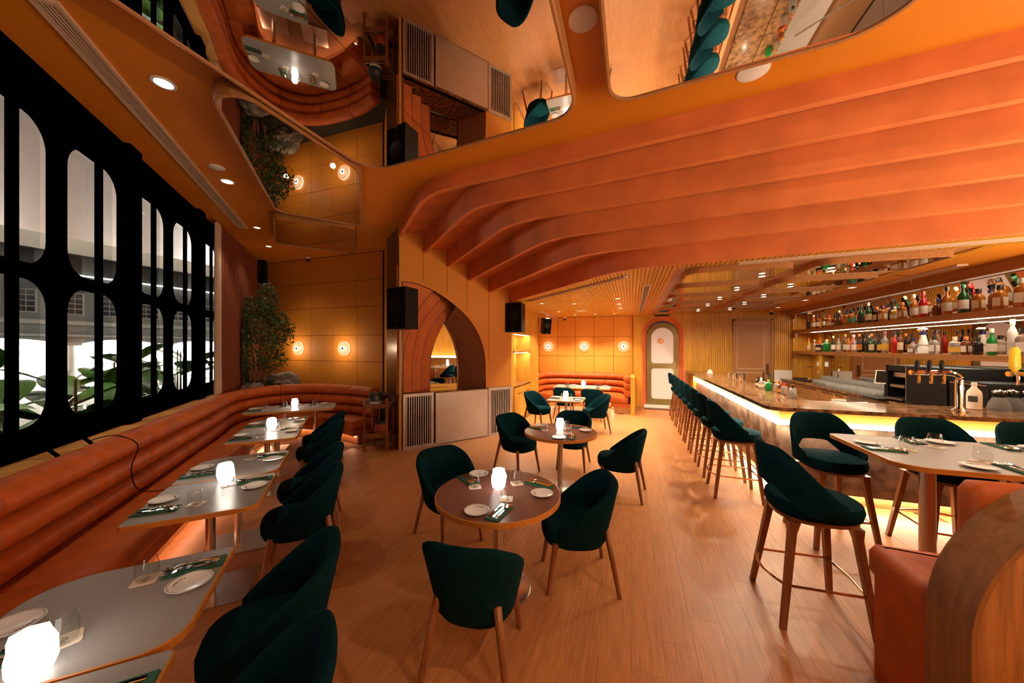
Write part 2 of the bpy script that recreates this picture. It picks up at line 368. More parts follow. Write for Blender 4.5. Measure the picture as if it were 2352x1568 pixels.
nth = ['first', 'second', 'third', 'fourth', 'fifth', 'sixth', 'seventh', 'eighth', 'ninth', 'tenth', 'eleventh', 'twelfth', 'thirteenth', 'fourteenth', 'fifteenth', 'sixteenth', 'seventeenth', 'eighteenth', 'nineteenth', 'twentieth', 'twenty-first', 'twenty-second', 'twenty-third', 'twenty-fourth', 'twenty-fifth', 'twenty-sixth', 'twenty-seventh', 'twenty-eighth']
MB().prism(rrect(TX0+.01, TX1-.01, TY0+.01, TY1-.01, .02), ZL-.004, ZL).build('tray_board', M['fascia'], lc, smooth=0)
for k, (a, b) in enumerate(rows):
    mirror_panel('small rounded mirror over bar stools, %s row from the front' % nth[k], rrect(.66, 1.80, a, b, .17), 2.755, .07, rim=.022, group='mirrors over the bar')
    mirror_panel('small rounded mirror over the bar counter, %s row from the front' % nth[k], fillet([(1.97, a-.03), (3.11, a-.03), (3.11, b-.04), (1.97, b-.04)], [.17, .1, .17, .17]), 2.755, .07, rim=.022, group='mirrors over the bar')
# ---- walls
wl = struct(MB().bx(-9.4, -5.15, 6.25, 6.4, 0, ZC).build('wall_left', M['joint'], smooth=0))
xs = [-9.3, -8.35, -7.375, -6.672, -5.957, -5.24]; zs = [.3, .92, 1.51, 2.12, 2.775, 3.375, 3.99]
def panels(parent, xs, zs, f, th=.012, m='panel', gap=.005, name='wall_panel'):
    for x0, x1 in zip(xs, xs[1:]):
        for z0, z1 in zip(zs, zs[1:]):
            vs = [f(a, c, w_) for w_ in (0, -th) for a, c in ((x0+gap, z0+gap), (x1-gap, z0+gap), (x1-gap, z1-gap), (x0+gap, z1-gap))]
            MB().add(vs, [(0, 1, 2, 3), (7, 6, 5, 4), (0, 4, 5, 1), (1, 5, 6, 2), (2, 6, 7, 3), (3, 7, 4, 0)]).build(name, M[m], parent, smooth=0)
panels(wl, xs, zs, lambda x, z, w_: (x, 6.25+w_, z))
Pw, Dw, Nw = (-3.9, 5.086), (.6012, .7991), (-.7991, .6012)
def fa(t, z, w_=0): return (Pw[0]+t*Dw[0]+w_*Nw[0], Pw[1]+t*Dw[1]+w_*Nw[1], z)
def far_(t, z, w_): k = (6.17+w_)/6.17; return fa(-1.72+(t+1.72)*k, 1.84+(z-1.84)*k, w_)
# angled return between sconce wall and pillar
q0, q1 = (-5.2, 6.25), fa(0, 0, .78)[:2]
wr = struct(MB().add([(q0[0], q0[1], 0), (q1[0], q1[1], 0), (q1[0], q1[1], ZC), (q0[0], q0[1], ZC), (q0[0]+.1, q0[1]+.1, 0), (q1[0]+.1, q1[1]+.1, 0), (q1[0]+.1, q1[1]+.1, ZC), (q0[0]+.1, q0[1]+.1, ZC)], [(0, 1, 2, 3), (7, 6, 5, 4), (0, 4, 5, 1), (1, 5, 6, 2), (2, 6, 7, 3), (3, 7, 4, 0)]).build('wall_return', M['panel'], smooth=0))
# pillar: dark stained left face
pil = struct(MB().prism([fa(-.005, 0, .0)[:2], fa(.05, 0, .0)[:2], fa(.05, 0, .9)[:2], fa(-.005, 0, .9)[:2]], 0, ZC).build('pillar', M['dark_wood'], smooth=0))
MB().prism([fa(-.012, 0, -.015)[:2], fa(.028, 0, -.015)[:2], fa(.028, 0, .03)[:2], fa(-.012, 0, .03)[:2]], 0, 3.8).build('pillar_edge_trim', M['woodv'], pil, smooth=0)
# arch wall
ARC = [(.03, 3.021), (.27, 3.013), (.5, 2.952), (.74, 2.856), (.99, 2.709), (1.25, 2.515), (1.467, 2.286), (1.635, 1.992), (1.736, 1.614), (1.756, 1.0)]
arcs = spline(ARC, 5)
def arc_z(t):
    for a, b in zip(arcs, arcs[1:]):
        if a[0] <= t <= b[0]: return lerp(a[1], b[1], (t-a[0])/max(1e-6, b[0]-a[0]))
    return 1.0
aw = struct(MB().holes([(.03, .02), (2.40, .02), (2.40, ZC), (.03, ZC)], [[(.06, 1.0)]+[(1.756, 1.0)]+list(reversed([(t, z) for t, z in arcs if .06 < t < 1.75]))+[(.06, 3.02)]], .012, .08, lambda t, z, w_: fa(t, z, w_)).build('wall_arch', M['joint'], smooth=0))
js = [.03, .429, .9, 1.325, 1.823, 2.40]
for a, b in zip(js, js[1:]):
    ts = [a+.004]+[t for t, z in arcs if a+.004 < t < min(b, 1.75)-.004]
    if b < 1.756: ts += [b-.004]; low = [(t, arc_z(t)) for t in ts]
    elif a < 1.75: low = [(t, arc_z(t)) for t in ts]+[(1.756, 1.0), (b-.004, 1.0)]
    else: low = [(a+.004, 1.0), (b-.004, 1.0)]
    poly = low+[(b-.004, ZC-.01), (a+.004, ZC-.01)]
    MB().prism(poly, -.004, .012, lambda t, z, w_: fa(t, z, w_)).build('wall_panel', M['panel'], aw, smooth=0)
off = inset([(t, z) for t, z in arcs]+[(.03, 1.0)], -.075)[:len(arcs)]
off = [(max(.03, t), max(z, 1.0)) for t, z in off]; off[-1] = (1.831, 1.0); off[0] = (.03, 3.096)
MB().prism([(t, z) for t, z in arcs]+list(reversed(off)), -.014, .012, lambda t, z, w_: fa(t, z, w_)).build('arch_trim', M['panel'], aw, smooth=30)
OUT = [(1.756, 1.0), (1.752, 1.35), (1.736, 1.614), (1.69, 1.83), (1.6, 2.07), (1.467, 2.286), (1.29, 2.475), (1.09, 2.64)]
INN = [(1.131, 1.0), (1.131, 1.3), (1.128, 1.5), (1.105, 1.72), (1.06, 1.9), (1.0, 2.06), (.93, 2.2), (.86, 2.32)]
jr = [[fa(*OUT[i], 0.0), far_(lerp(OUT[i][0], INN[i][0], .5), lerp(OUT[i][1], INN[i][1], .5), .3), far_(*INN[i], .6)] for i in range(len(OUT))]
MB().grid(jr).build('arch_jamb', M['jamb'], aw, smooth=50)
MB().tube([far_(*p, .595) for p in INN], .012, 8).build('mirror_frame', M['copper'], aw)
ribs = [[(.069, 1.0), (.073, 1.688), (.135, 1.996), (.314, 2.469), (.63, 2.9), (.95, 3.2)], [(.224, 1.0), (.224, 1.552), (.291, 1.953), (.452, 2.363), (.83, 2.83), (1.1, 3.1)],
        [(.394, 1.0), (.394, 1.457), (.44, 1.796), (.57, 2.185), (.98, 2.71), (1.25, 3.0)], [(.558, 1.0), (.558, 1.314), (.57, 1.589), (.63, 1.864), (.739, 2.121), (.888, 2.383), (1.11, 2.63), (1.4, 2.9)]]
ws = [.05, .2, .36, .52]
for r, w_ in zip(ribs, ws):
    c_ = spline(r, 6); poly = c_+[(c_[-1][0]-.02, 3.3), (-.05, 3.3), (-.05, 1.0)]
    MB().prism([(t, z) for t, z in poly], w_, w_+.06, lambda t, z, q: far_(t, z, q)).build('arch_rib', M['terra'], aw, smooth=30)
    MB().tube([far_(t, z, w_-.002) for t, z in c_ if z < 2.95], .006, 6).build('rib_seam', M['jamb'], aw)
mw = lambda t: .64-.075*(t-1.1)
MB().add([fa(t, z, mw(t)+d_) for d_ in (0, .02) for t, z in ((.3, .95), (2.1, .95), (2.1, 3.2), (.3, 3.2))], [(0, 1, 2, 3), (7, 6, 5, 4), (0, 4, 5, 1), (1, 5, 6, 2), (2, 6, 7, 3), (3, 7, 4, 0)]).build('arch_mirror', M['mirror2'], aw, smooth=0)
# console below the arch
co = thing('arch_console', 'console below the arch with dull metal front and dark marble ledge', 'console', fa(1.2, 0, 0))
MB().prism([fa(.05, 0, -.03)[:2], fa(1.79, 0, -.03)[:2], fa(1.79, 0, .61)[:2], fa(.05, 0, .61)[:2]], .975, 1.0).build('marble_ledge', M['marble'], co, world=True, smooth=0)
MB().prism([fa(.654, 0, -.05)[:2], fa(1.779, 0, -.05)[:2], fa(1.779, 0, .012)[:2], fa(.654, 0, .012)[:2]], .02, .975).build('metal_front', M['dull_steel'], co, world=True, smooth=0)
def grille(label, t0, t1):
    g = thing('vent_grille', label, 'vent grille', fa((t0+t1)/2, 0, 0)); f = MB()
    for a, b, c, d in ((t0, t1, .0, .05), (t0, t1, .94, .995), (t0, t0+.05, .05, .94), (t1-.05, t1, .05, .94)): f.prism([fa(a, 0, -.04)[:2], fa(b, 0, -.04)[:2], fa(b, 0, .012)[:2], fa(a, 0, .012)[:2]], c, d)
    f.build('frame', M['dull_steel'], g, world=True, smooth=0)
    MB().prism([fa(t0+.05, 0, .002)[:2], fa(t1-.05, 0, .002)[:2], fa(t1-.05, 0, .011)[:2], fa(t0+.05, 0, .011)[:2]], .05, .94).build('backing', M['ventd'], g, world=True, smooth=0)
    n = 11
    for i in range(n):
        t = lerp(t0+.072, t1-.072, i/(n-1)); MB().prism([fa(t-.0085, 0, -.028)[:2], fa(t+.0085, 0, -.028)[:2], fa(t+.0085, 0, .0)[:2], fa(t-.0085, 0, .0)[:2]], .05, .94).build('slat', M['dull_steel'], g, world=True, smooth=0)
grille('slatted metal vent grille beside the dark pillar', .05, .62); grille('slatted metal vent grille next to the lit wood cabinet', 1.80, 2.38)
# right of the arch: built-in lit cabinet at X=-2.62
cw = struct(MB().prism([(-2.62, 6.88), (-2.62, 7.56), (-3.1, 7.56), (-3.1, 6.88)], 0, ZL).build('wall_cabinet_side', M['woodv'], smooth=0))
cb = thing('display_cabinet', 'tall oak display cabinet with two lit niches', 'cabinet', (-2.62, 8.3, 0))
for a, b, c, d in ((7.57, 9.06, 2.16, ZL), (7.57, 9.06, 1.70, 1.76), (7.57, 7.63, 0, 2.16), (9.03, 9.09, 0, 2.16)): MB().bx(-2.62, -2.98 if c in (1.7,) else -2.66, a, b, c, d).build('face_frame', M['woodv'], cb, world=True, smooth=0)
MB().bx(-2.99, -3.02, 7.57, 9.09, .9, 2.2).build('back_panel', M['woodv'], cb, world=True, smooth=0)
MB().bx(-2.66, -3.0, 7.60, 7.625, .9, 2.2).bx(-2.66, -3.0, 9.03, 9.06, .9, 2.2).bx(-2.64, -3.0, 7.6, 9.06, 2.16, 2.2).build('niche_sides', M['woodv'], cb, world=True, smooth=0)
MB().bx(-2.60, -3.0, 7.63, 9.03, .885, .91).build('marble_ledge', M['marble'], cb, world=True, smooth=0)
for a, b in ((7.64, 8.33), (8.335, 9.025)):
    d = MB().bx(-2.605, -2.64, a, b, .1, .86).build('door', M['woodv'], cb, world=True, smooth=0)
    MB().bx(-2.603, -2.607, a+.2, b-.02, .70, .712).build('pull_slot', M['ventd'], d, loc=tuple(cb.location), smooth=0)
MB().bx(-2.63, -2.98, 7.63, 9.03, .0, .1).build('plinth', M['fascia'], cb, world=True, smooth=0)
MB().bx(-2.70, -2.73, 7.66, 9.0, 2.15, 2.158).bx(-2.70, -2.73, 7.66, 9.0, 1.692, 1.70).build('led_strip', M['led_hot'], cb, world=True, smooth=0)
lamp('AREA', 'niche_light', (-2.82, 8.3, 2.12), 5, WARM, size=.2, sy=1.2, rot=(0, 0, 0)); lamp('AREA', 'niche_light', (-2.82, 8.3, 1.66), 5, WARM, size=.2, sy=1.2, rot=(0, 0, 0))
vs_ = thing('pedestal_vase', 'white stacked glass vase standing in the lower cabinet niche', 'vase', (-2.80, 7.86, .91))
MB().lathe([(.07, 0), (.07, .02), (.03, .05), (.03, .06)], 18).build('foot', M['white'], vs_); MB().lathe([(.04, .06), (.10, .1), (.105, .17), (.09, .18)], 18).build('bowl', M['white'], vs_); MB().lathe([(.05, .18), (.07, .3), (.10, .5), (.10, .52)], 18).build('vase_body', M['white'], vs_); MB().lathe([(.06, .52), (.07, .55), (.11, .62), (.11, .65)], 18).build('rim_cup', M['white'], vs_)
tag(MB().bx(-2.985, -2.98, 8.13, 8.21, 1.86, 1.98).build('wall_socket', M['white_p'], smooth=0), 'white double wall socket inside the upper cabinet niche', 'socket')
tag(MB().bx(-2.616, -2.605, 7.28, 7.36, .30, .46).build('wall_socket', M['white_p'], smooth=0), 'white and black socket low on the wood beside the vent grille', 'socket')
struct(MB().bx(-2.62, -3.1, 9.09, 9.9, 0, ZL).build('wall_pier', M['woodv'], smooth=0))
struct(MB().bx(-2.98, -3.1, 9.9, 11.4, 0, ZL).build('wall_booth_side', M['panel'], smooth=0))
# far walls
wf = struct(MB().bx(-3.1, .1, 11.27, 11.4, 0, ZL).build('wall_far', M['joint'], smooth=0))
panels(wf, [-2.97, -2.32, -1.735, -1.136, -.528, .05], [.3, 1.0, 1.555, 2.18, 2.82], lambda x, z, w_: (x, 11.27+w_, z))
DC = .885
wd = struct(MB().holes([(.06, 0), (1.68, 0), (1.68, ZL), (.06, ZL)], [[(.30, .02), (1.47, .02)]+[(DC+.585*cos(a), 2.19+.585*sin(a)) for a in [pi*k/24 for k in range(25)]]], 0, .12, lambda x, z, w_: (x, 11.155+w_, z)).build('wall_door', M['woodv'], smooth=0))
def arch_ring(r0, r1, zc, zb, y0, y1, m, par, name):
    a = [pi*k/28 for k in range(29)]
    o_ = [(DC+r1, zb)]+[(DC+r1*cos(t), zc+r1*sin(t)) for t in a]+[(DC-r1, zb)]; i_ = [(DC+r0, zb)]+[(DC+r0*cos(t), zc+r0*sin(t)) for t in a]+[(DC-r0, zb)]
    return MB().prism(o_+list(reversed(i_)), y0, y1, lambda x, z, w_: (x, w_, z)).build(name, m, par, smooth=40)
for k in range(4): arch_ring(.585-.035*k-.033, .585-.035*k, 2.19, .02, 11.15+.045*k, 11.33, M['terra'], wd, 'arch_moulding')
dr = struct(bpy.data.objects.new('door_1', None)); COL.objects.link(dr)
def arch_poly(hw, zc, zb, r=.05): return fillet([(DC-hw, zb), (DC+hw, zb)], 0)+[(DC+hw*cos(pi*k/24), zc+hw*sin(pi*k/24)) for k in range(25)]
win1 = fillet([(DC-.31, 1.35), (DC+.31, 1.35)]+[(DC+.31*cos(pi*k/20), 2.12+.31*sin(pi*k/20)) for k in range(21)], [.09, .09]+[0]*21)
win2 = rrect(DC-.31, DC+.31, .27, 1.2, .09)
MB().holes([(DC-.44, .09), (DC+.44, .09)]+[(DC+.44*cos(pi*k/24), 2.15+.44*sin(pi*k/24)) for k in range(25)], [win1, win2], 11.26, 11.31, lambda x, z, y: (x, y, z)).build('door_frame', M['olive'], dr, smooth=30)
MB().prism(inset(win1, -.01), 11.28, 11.295, lambda x, z, y: (x, y, z)).build('pane', M['frost'], dr, smooth=0); MB().prism(inset(win2, -.01), 11.28, 11.295, lambda x, z, y: (x, y, z)).build('pane', M['frost'], dr, smooth=0)
hd = MB().cyl((1.29, 11.22, 1.2), (1.29, 11.22, 1.34), .012).build('door_handle', M['copper'], dr)
MB().bx(.36, 1.41, 11.10, 11.3, 0, .085).build('threshold', M['white_p'], dr, smooth=0)
sg = thing('restroom_sign', 'round bronze restroom sign with two white figures on glass door', 'sign', (.84, 11.262, 2.03))
MB().lathe([(.085, 0), (.085, .01)], 28).build('disc', M['copper'], sg).rotation_euler = (pi/2, 0, 0)
for dx, fl_ in ((-.032, 0), (.032, 1)):
    b_ = [(dx-.008, -.05), (dx+.008, -.05), (dx+.018, -.01), (dx+.012, .028), (dx-.012, .028), (dx-.018, -.01)] if not fl_ else [(dx-.008, -.05), (dx+.008, -.05), (dx+.01, -.02), (dx+.024, -.02), (dx+.01, .028), (dx-.01, .028), (dx-.024, -.02), (dx-.01, -.02)]
    MB().prism(b_, -.013, -.0105, lambda x, z, y: (x, y, z)).prism([(dx+.012*cos(2*pi*k/12), .043+.012*sin(2*pi*k/12)) for k in range(12)], -.013, -.0105, lambda x, z, y: (x, y, z)).build('figure', M['white_p'], sg, smooth=0)
tag(MB().bx(.37, 1.38, 10.86, 11.09, .001, .015).build('doormat', mat('mat_brown', (.13, .06, .04), .95, bump=(200, .5)), smooth=0), 'dark brown doormat in front of the restroom door', 'mat')
ex = MB().bx(.66, 1.06, 11.10, 11.15, 2.765, 2.80).build('door_sensor', M['blackp'], smooth=0); tag(ex, 'flat black sensor bar above the restroom arch', 'sensor')
wf2 = struct(MB().bx(1.68, 4.2, 11.17, 11.3, 0, ZL).build('wall_service', M['woodv'], smooth=0))
xk = 1.685
while xk < 4.1:
    if not (2.66 < xk < 3.66): MB().bx(xk, xk+.036, 11.152, 11.172, 0, ZL).build('reeded_slat', M['woodv'], wf2, smooth=0)
    xk += .0455
d2 = struct(MB().bx(2.715, 3.62, 11.12, 11.17, 0, 2.62).build('door_2', M['fascia'], smooth=0))
MB().bx(2.70, 2.74, 11.10, 11.13, 0, 2.62).bx(3.60, 3.64, 11.10, 11.13, 0, 2.62).bx(2.7, 3.64, 11.10, 11.13, 2.58, 2.63).build('door_trim', M['fascia'], d2, smooth=0)
ln = MB()
for a, b, c, d in ((2.80, 3.44, 1.24, 1.25), (2.80, 3.44, 2.50, 2.51), (2.80, 2.807, 1.24, 2.51), (3.433, 3.44, 1.24, 2.51), (2.80, 3.44, 1.13, 1.14), (2.80, 3.44, .2, .21), (2.80, 2.807, .2, 1.14), (3.433, 3.44, .2, 1.14)): ln.bx(a, b, 11.114, 11.121, c, d)
ln.build('inlay_line', M['cream'], d2, smooth=0); MB().bx(3.49, 3.54, 11.095, 11.12, 1.1, 1.38).build('door_handle', M['dark_wood'], d2, smooth=0)
# right wall (behind the bar and past the high tables) and wall behind the camera
struct(MB().bx(4.52, 4.7, -2.7, 11.4, 0, ZC).build('wall_right', M['woodv'], smooth=0))
struct(MB().bx(-.7, 4.7, -2.7, -2.55, 0, ZC).build('wall_back', M['woodx'], smooth=0))
# ================================================================ window wall (45 degrees), exterior
BW = -2.13
def fw(a, z, w_=0): x, y = AB(a, BW-w_); return (x, y, z)          # w_ outwards
openings = []
for p, q in ((-.9, -.15), (.05, .8), (1.2, 1.98), (2.15, 2.9), (3.28, 4.06), (4.227, 4.984), (5.269, 5.985), (6.171, 6.872), (7.2, 7.95)): openings += [(p, q, 1.235, 2.35), (p, q, 2.465, 3.59)]
holes = [rrect(p, q, c, d, .21, 7) for p, q, c, d in openings if q < 8.0]
ww = struct(MB().holes([(-1.6, .9), (11.1, .9), (11.1, ZC), (-1.6, ZC)], holes, 0, .035, fw).build('wall_window', M['black'], smooth=30))
struct(MB().prism([AB(-1.6, BW)[:2], AB(11.1, BW)[:2], AB(11.1, BW-.2)[:2], AB(-1.6, BW-.2)[:2]], 0, .9).build('wall_window_base', M['black'], smooth=0))
for a0 in (1.0, 3.09, 5.13, 7.03):
    MB().prism([AB(a0-.11, BW)[:2], AB(a0+.11, BW)[:2], AB(a0+.11, BW+.06)[:2], AB(a0-.11, BW+.06)[:2]], .9, ZC).build('post', M['black'], ww, smooth=0)
wn = 0
for p, q, c, d in openings:
    if q > 8.0 or q < 2.4: continue
    wn += 1; W = struct(bpy.data.objects.new('window_%d' % wn, None)); COL.objects.link(W)
    MB().prism([AB(p-.02, BW-.075)[:2], AB(q+.02, BW-.075)[:2], AB(q+.02, BW-.08)[:2], AB(p-.02, BW-.08)[:2]], c-.02, d+.02).build('pane', M['pane'], W, smooth=0)
    m = lerp(p, q, .55)*1.022
    for e, t in ((m-.035, .034), (m+.025, .014)): MB().prism([AB(e-t/2, BW-.037)[:2], AB(e+t/2, BW-.037)[:2], AB(e+t/2, BW-.06)[:2], AB(e-t/2, BW-.06)[:2]], c-.05, d+.05).build('mullion', M['black'], W, smooth=0)
# sill ledge behind the sofa
struct(MB().prism([AB(-1.6, BW+.001)[:2], AB(7.6, BW+.001)[:2], AB(7.6, BW+.30)[:2], AB(-1.6, BW+.30)[:2]], .985, 1.02).build('trim_1', M['woody'], smooth=0))
# curtains along the rest of the window wall
def curtain(a0, a1, b, m, label, n, amp, z0=.05, z1=3.98):
    t = thing('curtain', label, 'curtain', (*AB((a0+a1)/2, b), z0)); k = n*8; top = []; bot = []
    for i in range(k+1):
        a = lerp(a0, a1, i/k); w_ = amp*sin(2*pi*i/8)+amp*.5*sin(i*.37)
        top.append((*AB(a, b+w_*.7), z1)); bot.append((*AB(a, b+w_), z0))
    B = MB(); rb = [tuple(Vector(p)+Vector((.008, .008, 0))) for p in bot]; rt = [tuple(Vector(p)+Vector((.008, .008, 0))) for p in top]
    B.grid([bot, top, rt, rb]); B.build('drape', m, t, world=True, smooth=60)
    MB().tube([(*AB(a0, b), z1), (*AB(a1, b), z1)], .012).build('track', M['black'], t, world=True)
curtain(7.42, 7.66, BW+.10, M['sheer'], 'pale sheer drape gathered beside the last window', 5, .03)
curtain(7.68, 10.85, BW+.10, M['curtain'], 'rust pleated curtain filling the corner beside the tree', 30, .035)
# ---- exterior: planting, facade, lit arcade, canopy
gx = struct(MB().bx(-60, -3, -30, 60, -1.3, -1.2).build('ground_outside', M['pave'], smooth=0))
bd = struct(MB().prism([AB(-4, BW-.25)[:2], AB(14, BW-.25)[:2], AB(14, BW-3.4)[:2], AB(-4, BW-3.4)[:2]], -1.2, .25).build('planter_bed_outside', M['soil'], smooth=0))
def big_leaf(L, W_, curve, seed):
    rng = random.Random(seed); rows = []
    for i in range(9):
        t = i/8; wd_ = W_*(sin(pi*min(1, t*1.02+.02))**.7)*(1 if i not in (0, 8) else .05); y = L*t*cos(curve*t); z = L*(t*.9-curve*t*t*.75)
        rows.append([(-wd_, y, z+.05*wd_), (-wd_*.5, y, z-.03*wd_), (0, y, z-.12*wd_), (wd_*.5, y, z-.03*wd_), (wd_, y, z+.05*wd_)])
    return MB().grid(rows).mesh('leaf', M['bleaf'], smooth=60)
leaf_me = [big_leaf(.62, .13, .7, 1), big_leaf(.75, .15, .9, 2), big_leaf(.52, .12, .5, 3), big_leaf(.85, .16, 1.05, 4)]
rng = random.Random(5); spots = [(3.2, .6, .5), (3.75, 1.0, .55), (4.2, .55, .62), (4.7, .9, .78), (5.1, .6, .70), (5.6, .95, .72), (6.05, .6, .8), (6.5, .95, .95), (6.95, .6, 1.0), (4.0, 1.7, .8), (5.2, 1.7, .85), (7.5, .9, .95), (8.0, .6, 1.0), (8.5, 1.0, 1.05), (9.1, .65, 1.1), (9.7, .9, 1.15), (6.6, 1.8, 1.0)]
for i, (a, dw, h) in enumerate(spots):
    x, y = AB(a, BW-.25-dw); t = thing('tropical_plant', 'broad-leaved plant outside the window, %s along the planter bed' % nth[i], 'plant', (x, y, .25), 0, 'plants in the bed outside the windows')
    h += .30
    for k in range(11):
        me = rng.choice(leaf_me); o = bpy.data.objects.new('leaf', me); COL.objects.link(o); o.parent = t; s_ = rng.uniform(.85, 1.35); o.scale = (s_,)*3
        o.location = (rng.uniform(-.1, .1), rng.uniform(-.1, .1), rng.uniform(0, h)); o.rotation_euler = (rng.uniform(-.5, .25), rng.uniform(-.3, .3), rng.uniform(0, 2*pi))
    MB().cyl((0, 0, 0), (0, 0, h+.1), .02, .012, 7).build('stem', M['bark'], t)
for a in (3.6, 4.9, 6.3, 7.8, 9.2): lamp('SPOT', 'plant_fill_light', (*AB(a, BW-.35), 3.75), 70, (1, .95, .8), target=(*AB(a+.2, BW-1.0), .9), size=.05, cone=1.3)  # unseen spots added outside above the windows to brighten the plants
# slim garden tree seen through first window
gt = thing('garden_tree', 'slender spreading tree outside seen through the first window', 'tree', (*AB(4.6, -7.5), -1.2))
B = MB(); B.tube([(0, 0, 0), (.05, 0, 1.5), (0, .05, 3.2), (.1, 0, 4.4)], [.05, .045, .035, .015]); fol = MB(); rng = random.Random(3)
for k in range(26):
    z = rng.uniform(2.3, 4.4); an = rng.uniform(0, 2*pi); L = rng.uniform(.6, 1.5); e = (L*cos(an), L*sin(an), z+rng.uniform(-.1, .25)); B.tube([(0, 0, z-.3), e], .012, 5)
    for j in range(34):
        t = rng.uniform(.35, 1.1); c = Vector((e[0]*t, e[1]*t, lerp(z-.3, e[2], t)))+Vector((rng.uniform(-.2, .2), rng.uniform(-.2, .2), rng.uniform(-.06, .06))); r_ = rng.uniform(.03, .06); q = rng.uniform(0, 6.28)
        fol.add([c+Vector((r_*2*cos(q), r_*2*sin(q), 0)), c+Vector((-r_*sin(q), r_*cos(q), .01)), c-Vector((r_*2*cos(q), r_*2*sin(q), 0)), c+Vector((r_*sin(q), -r_*cos(q), .01))], [(0, 1, 2, 3)])
B.build('trunk', M['bark'], gt); fo = fol.build('foliage', M['bleaf'], gt, smooth=0); fo['kind'] = 'stuff'
# facade at X=-36
FX = -36.0
bu = thing('neighbour_building', 'grey colonial building across the court with a bright lit arcade', 'building', (FX, 16, -1.2))
def fb(y, z, w_=0): return (FX+w_, y, z)
wins1 = []; ybays = [y for y in range(3, 44, 2)]
MB().bx(FX-.6, FX, -4, 50, 2.6, 8.6).build('upper_wall', M['bdark'], bu, world=True, smooth=0)
MB().bx(FX-2.6, FX-2.4, -4, 50, -1.2, 2.7).build('arcade_wall', M['bwall'], bu, world=True, smooth=0)
MB().bx(FX-.02, FX+.22, -4, 50, 3.35, 3.62).bx(FX-.02, FX+.12, -4, 50, 2.55, 2.7).build('string_course', M['btrim'], bu, world=True, smooth=0)
for i, y in enumerate(range(2, 46, 5)):
    c = MB().cyl((FX-.2, y, -1.2), (FX-.2, y, 2.0), .36, .3, 14).build('column', M['bwall'], bu, world=True); MB().bx(FX-.75, FX+.35, y-.55, y+.55, -1.2, -.35).bx(FX-.65, FX+.25, y-.45, y+.45, 1.95, 2.15).build('column_block', M['btrim'], bu, world=True, smooth=0)
    ar = [(y, 2.0), (y, 2.65), (y+5, 2.65), (y+5, 2.0)]+[(y+2.5+2.3*cos(pi*k/16), 1.75+.62*sin(pi*k/16)) for k in range(17)]
    MB().prism(ar, FX-.35, FX-.05, lambda a, b, w_: (w_, a, b)).build('arch_spandrel', M['bdark'], bu, world=True, smooth=0)
    if i < 8:
        lm = MB().lathe([(.02, 0), (.12, .03), (.14, .12), (.05, .16)], 10).build('arcade_lamp', M['wlamp'], bu); lm.location = (-.9, y+2.4-16, 1.85+1.2)
        lamp('POINT', 'arcade_light', (FX-1.2, y+2.4, 1.7), 4000, (1, .93, .82), size=.15)
for i, y in enumerate(range(4, 44, 2)):
    f_ = MB().bx(FX-.05, FX+.06, y-.62, y+.62, 4.05, 5.55).build('window_frame', M['btrim'], bu, world=True, smooth=0)
    for r_ in range(4):
        for c in range(3): MB().bx(FX+.055, FX+.07, y-.52+c*.36, y-.20+c*.36, 4.12+r_*.355, 4.42+r_*.355).build('pane', M['bglass'], f_, loc=tuple(bu.location), smooth=0)
    lv = MB()
    for r_ in range(5): lv.bx(FX+.0, FX+.05, y-.6, y+.6, 5.62+r_*.11, 5.69+r_*.11)
    lv.build('louvre', M['bglass'], bu, world=True, smooth=0)
    MB().bx(FX-.02, FX+.05, y-.5, y+.5, 6.9, 8.05).build('upper_window', M['bglass'], bu, world=True, smooth=0)
for y in (9.2, 10.9, 14.0, 21, 22.4, 30, 31.5):
    f_ = MB().bx(FX-2.42, FX-2.3, y-.55, y+.55, -1.1, 1.35).build('door_frame', M['btrim'], bu, world=True, smooth=0)
    for z in (-.5, .1, .7): MB().bx(FX-2.31, FX-2.28, y-.42, y+.42, z, z+.5).build('pane', M['warmwin'], f_, loc=tuple(bu.location), smooth=0)
cn = thing('canopy', 'pale flat canopy soffit high above the court outside', 'canopy', (-24, 14, 8.1))
MB().bx(-35.4, -9.5, -6, 50, 8.1, 8.3).build('soffit', M['soffit'], cn, world=True, smooth=0); MB().bx(-9.7, -9.4, -6, 50, 7.9, 8.6).build('edge', M['soffit'], cn, world=True, smooth=0)
ls = MB().bx(FX+.1, FX+.2, -4, 50, 6.72, 6.80).build('light_line', M['line_lamp'], smooth=0); tag(ls, 'thin white light line running along the facade outside', 'light strip')
for y in (2, 12, 22, 32): lamp('AREA', 'canopy_fill_light', (FX+14, y, 3.0), 2600, (1, .95, .9), target=(FX+18, y+2, 8.1), size=3)  # unseen area lights added in the court to brighten the soffit
for y, x in ((6, -16), (14, -20), (22, -22), (9, -24)):
    d = thing('canopy_downlight', 'small bright spotlight under the outside canopy, %s' % {6: 'nearest the window', 14: 'mid canopy', 22: 'far end', 9: 'near the facade'}[y], 'spotlight', (x, y, 8.0)); MB().lathe([(.09, 0), (.12, .08), (.12, .1)], 12).build('lens', M['wlamp'], d)
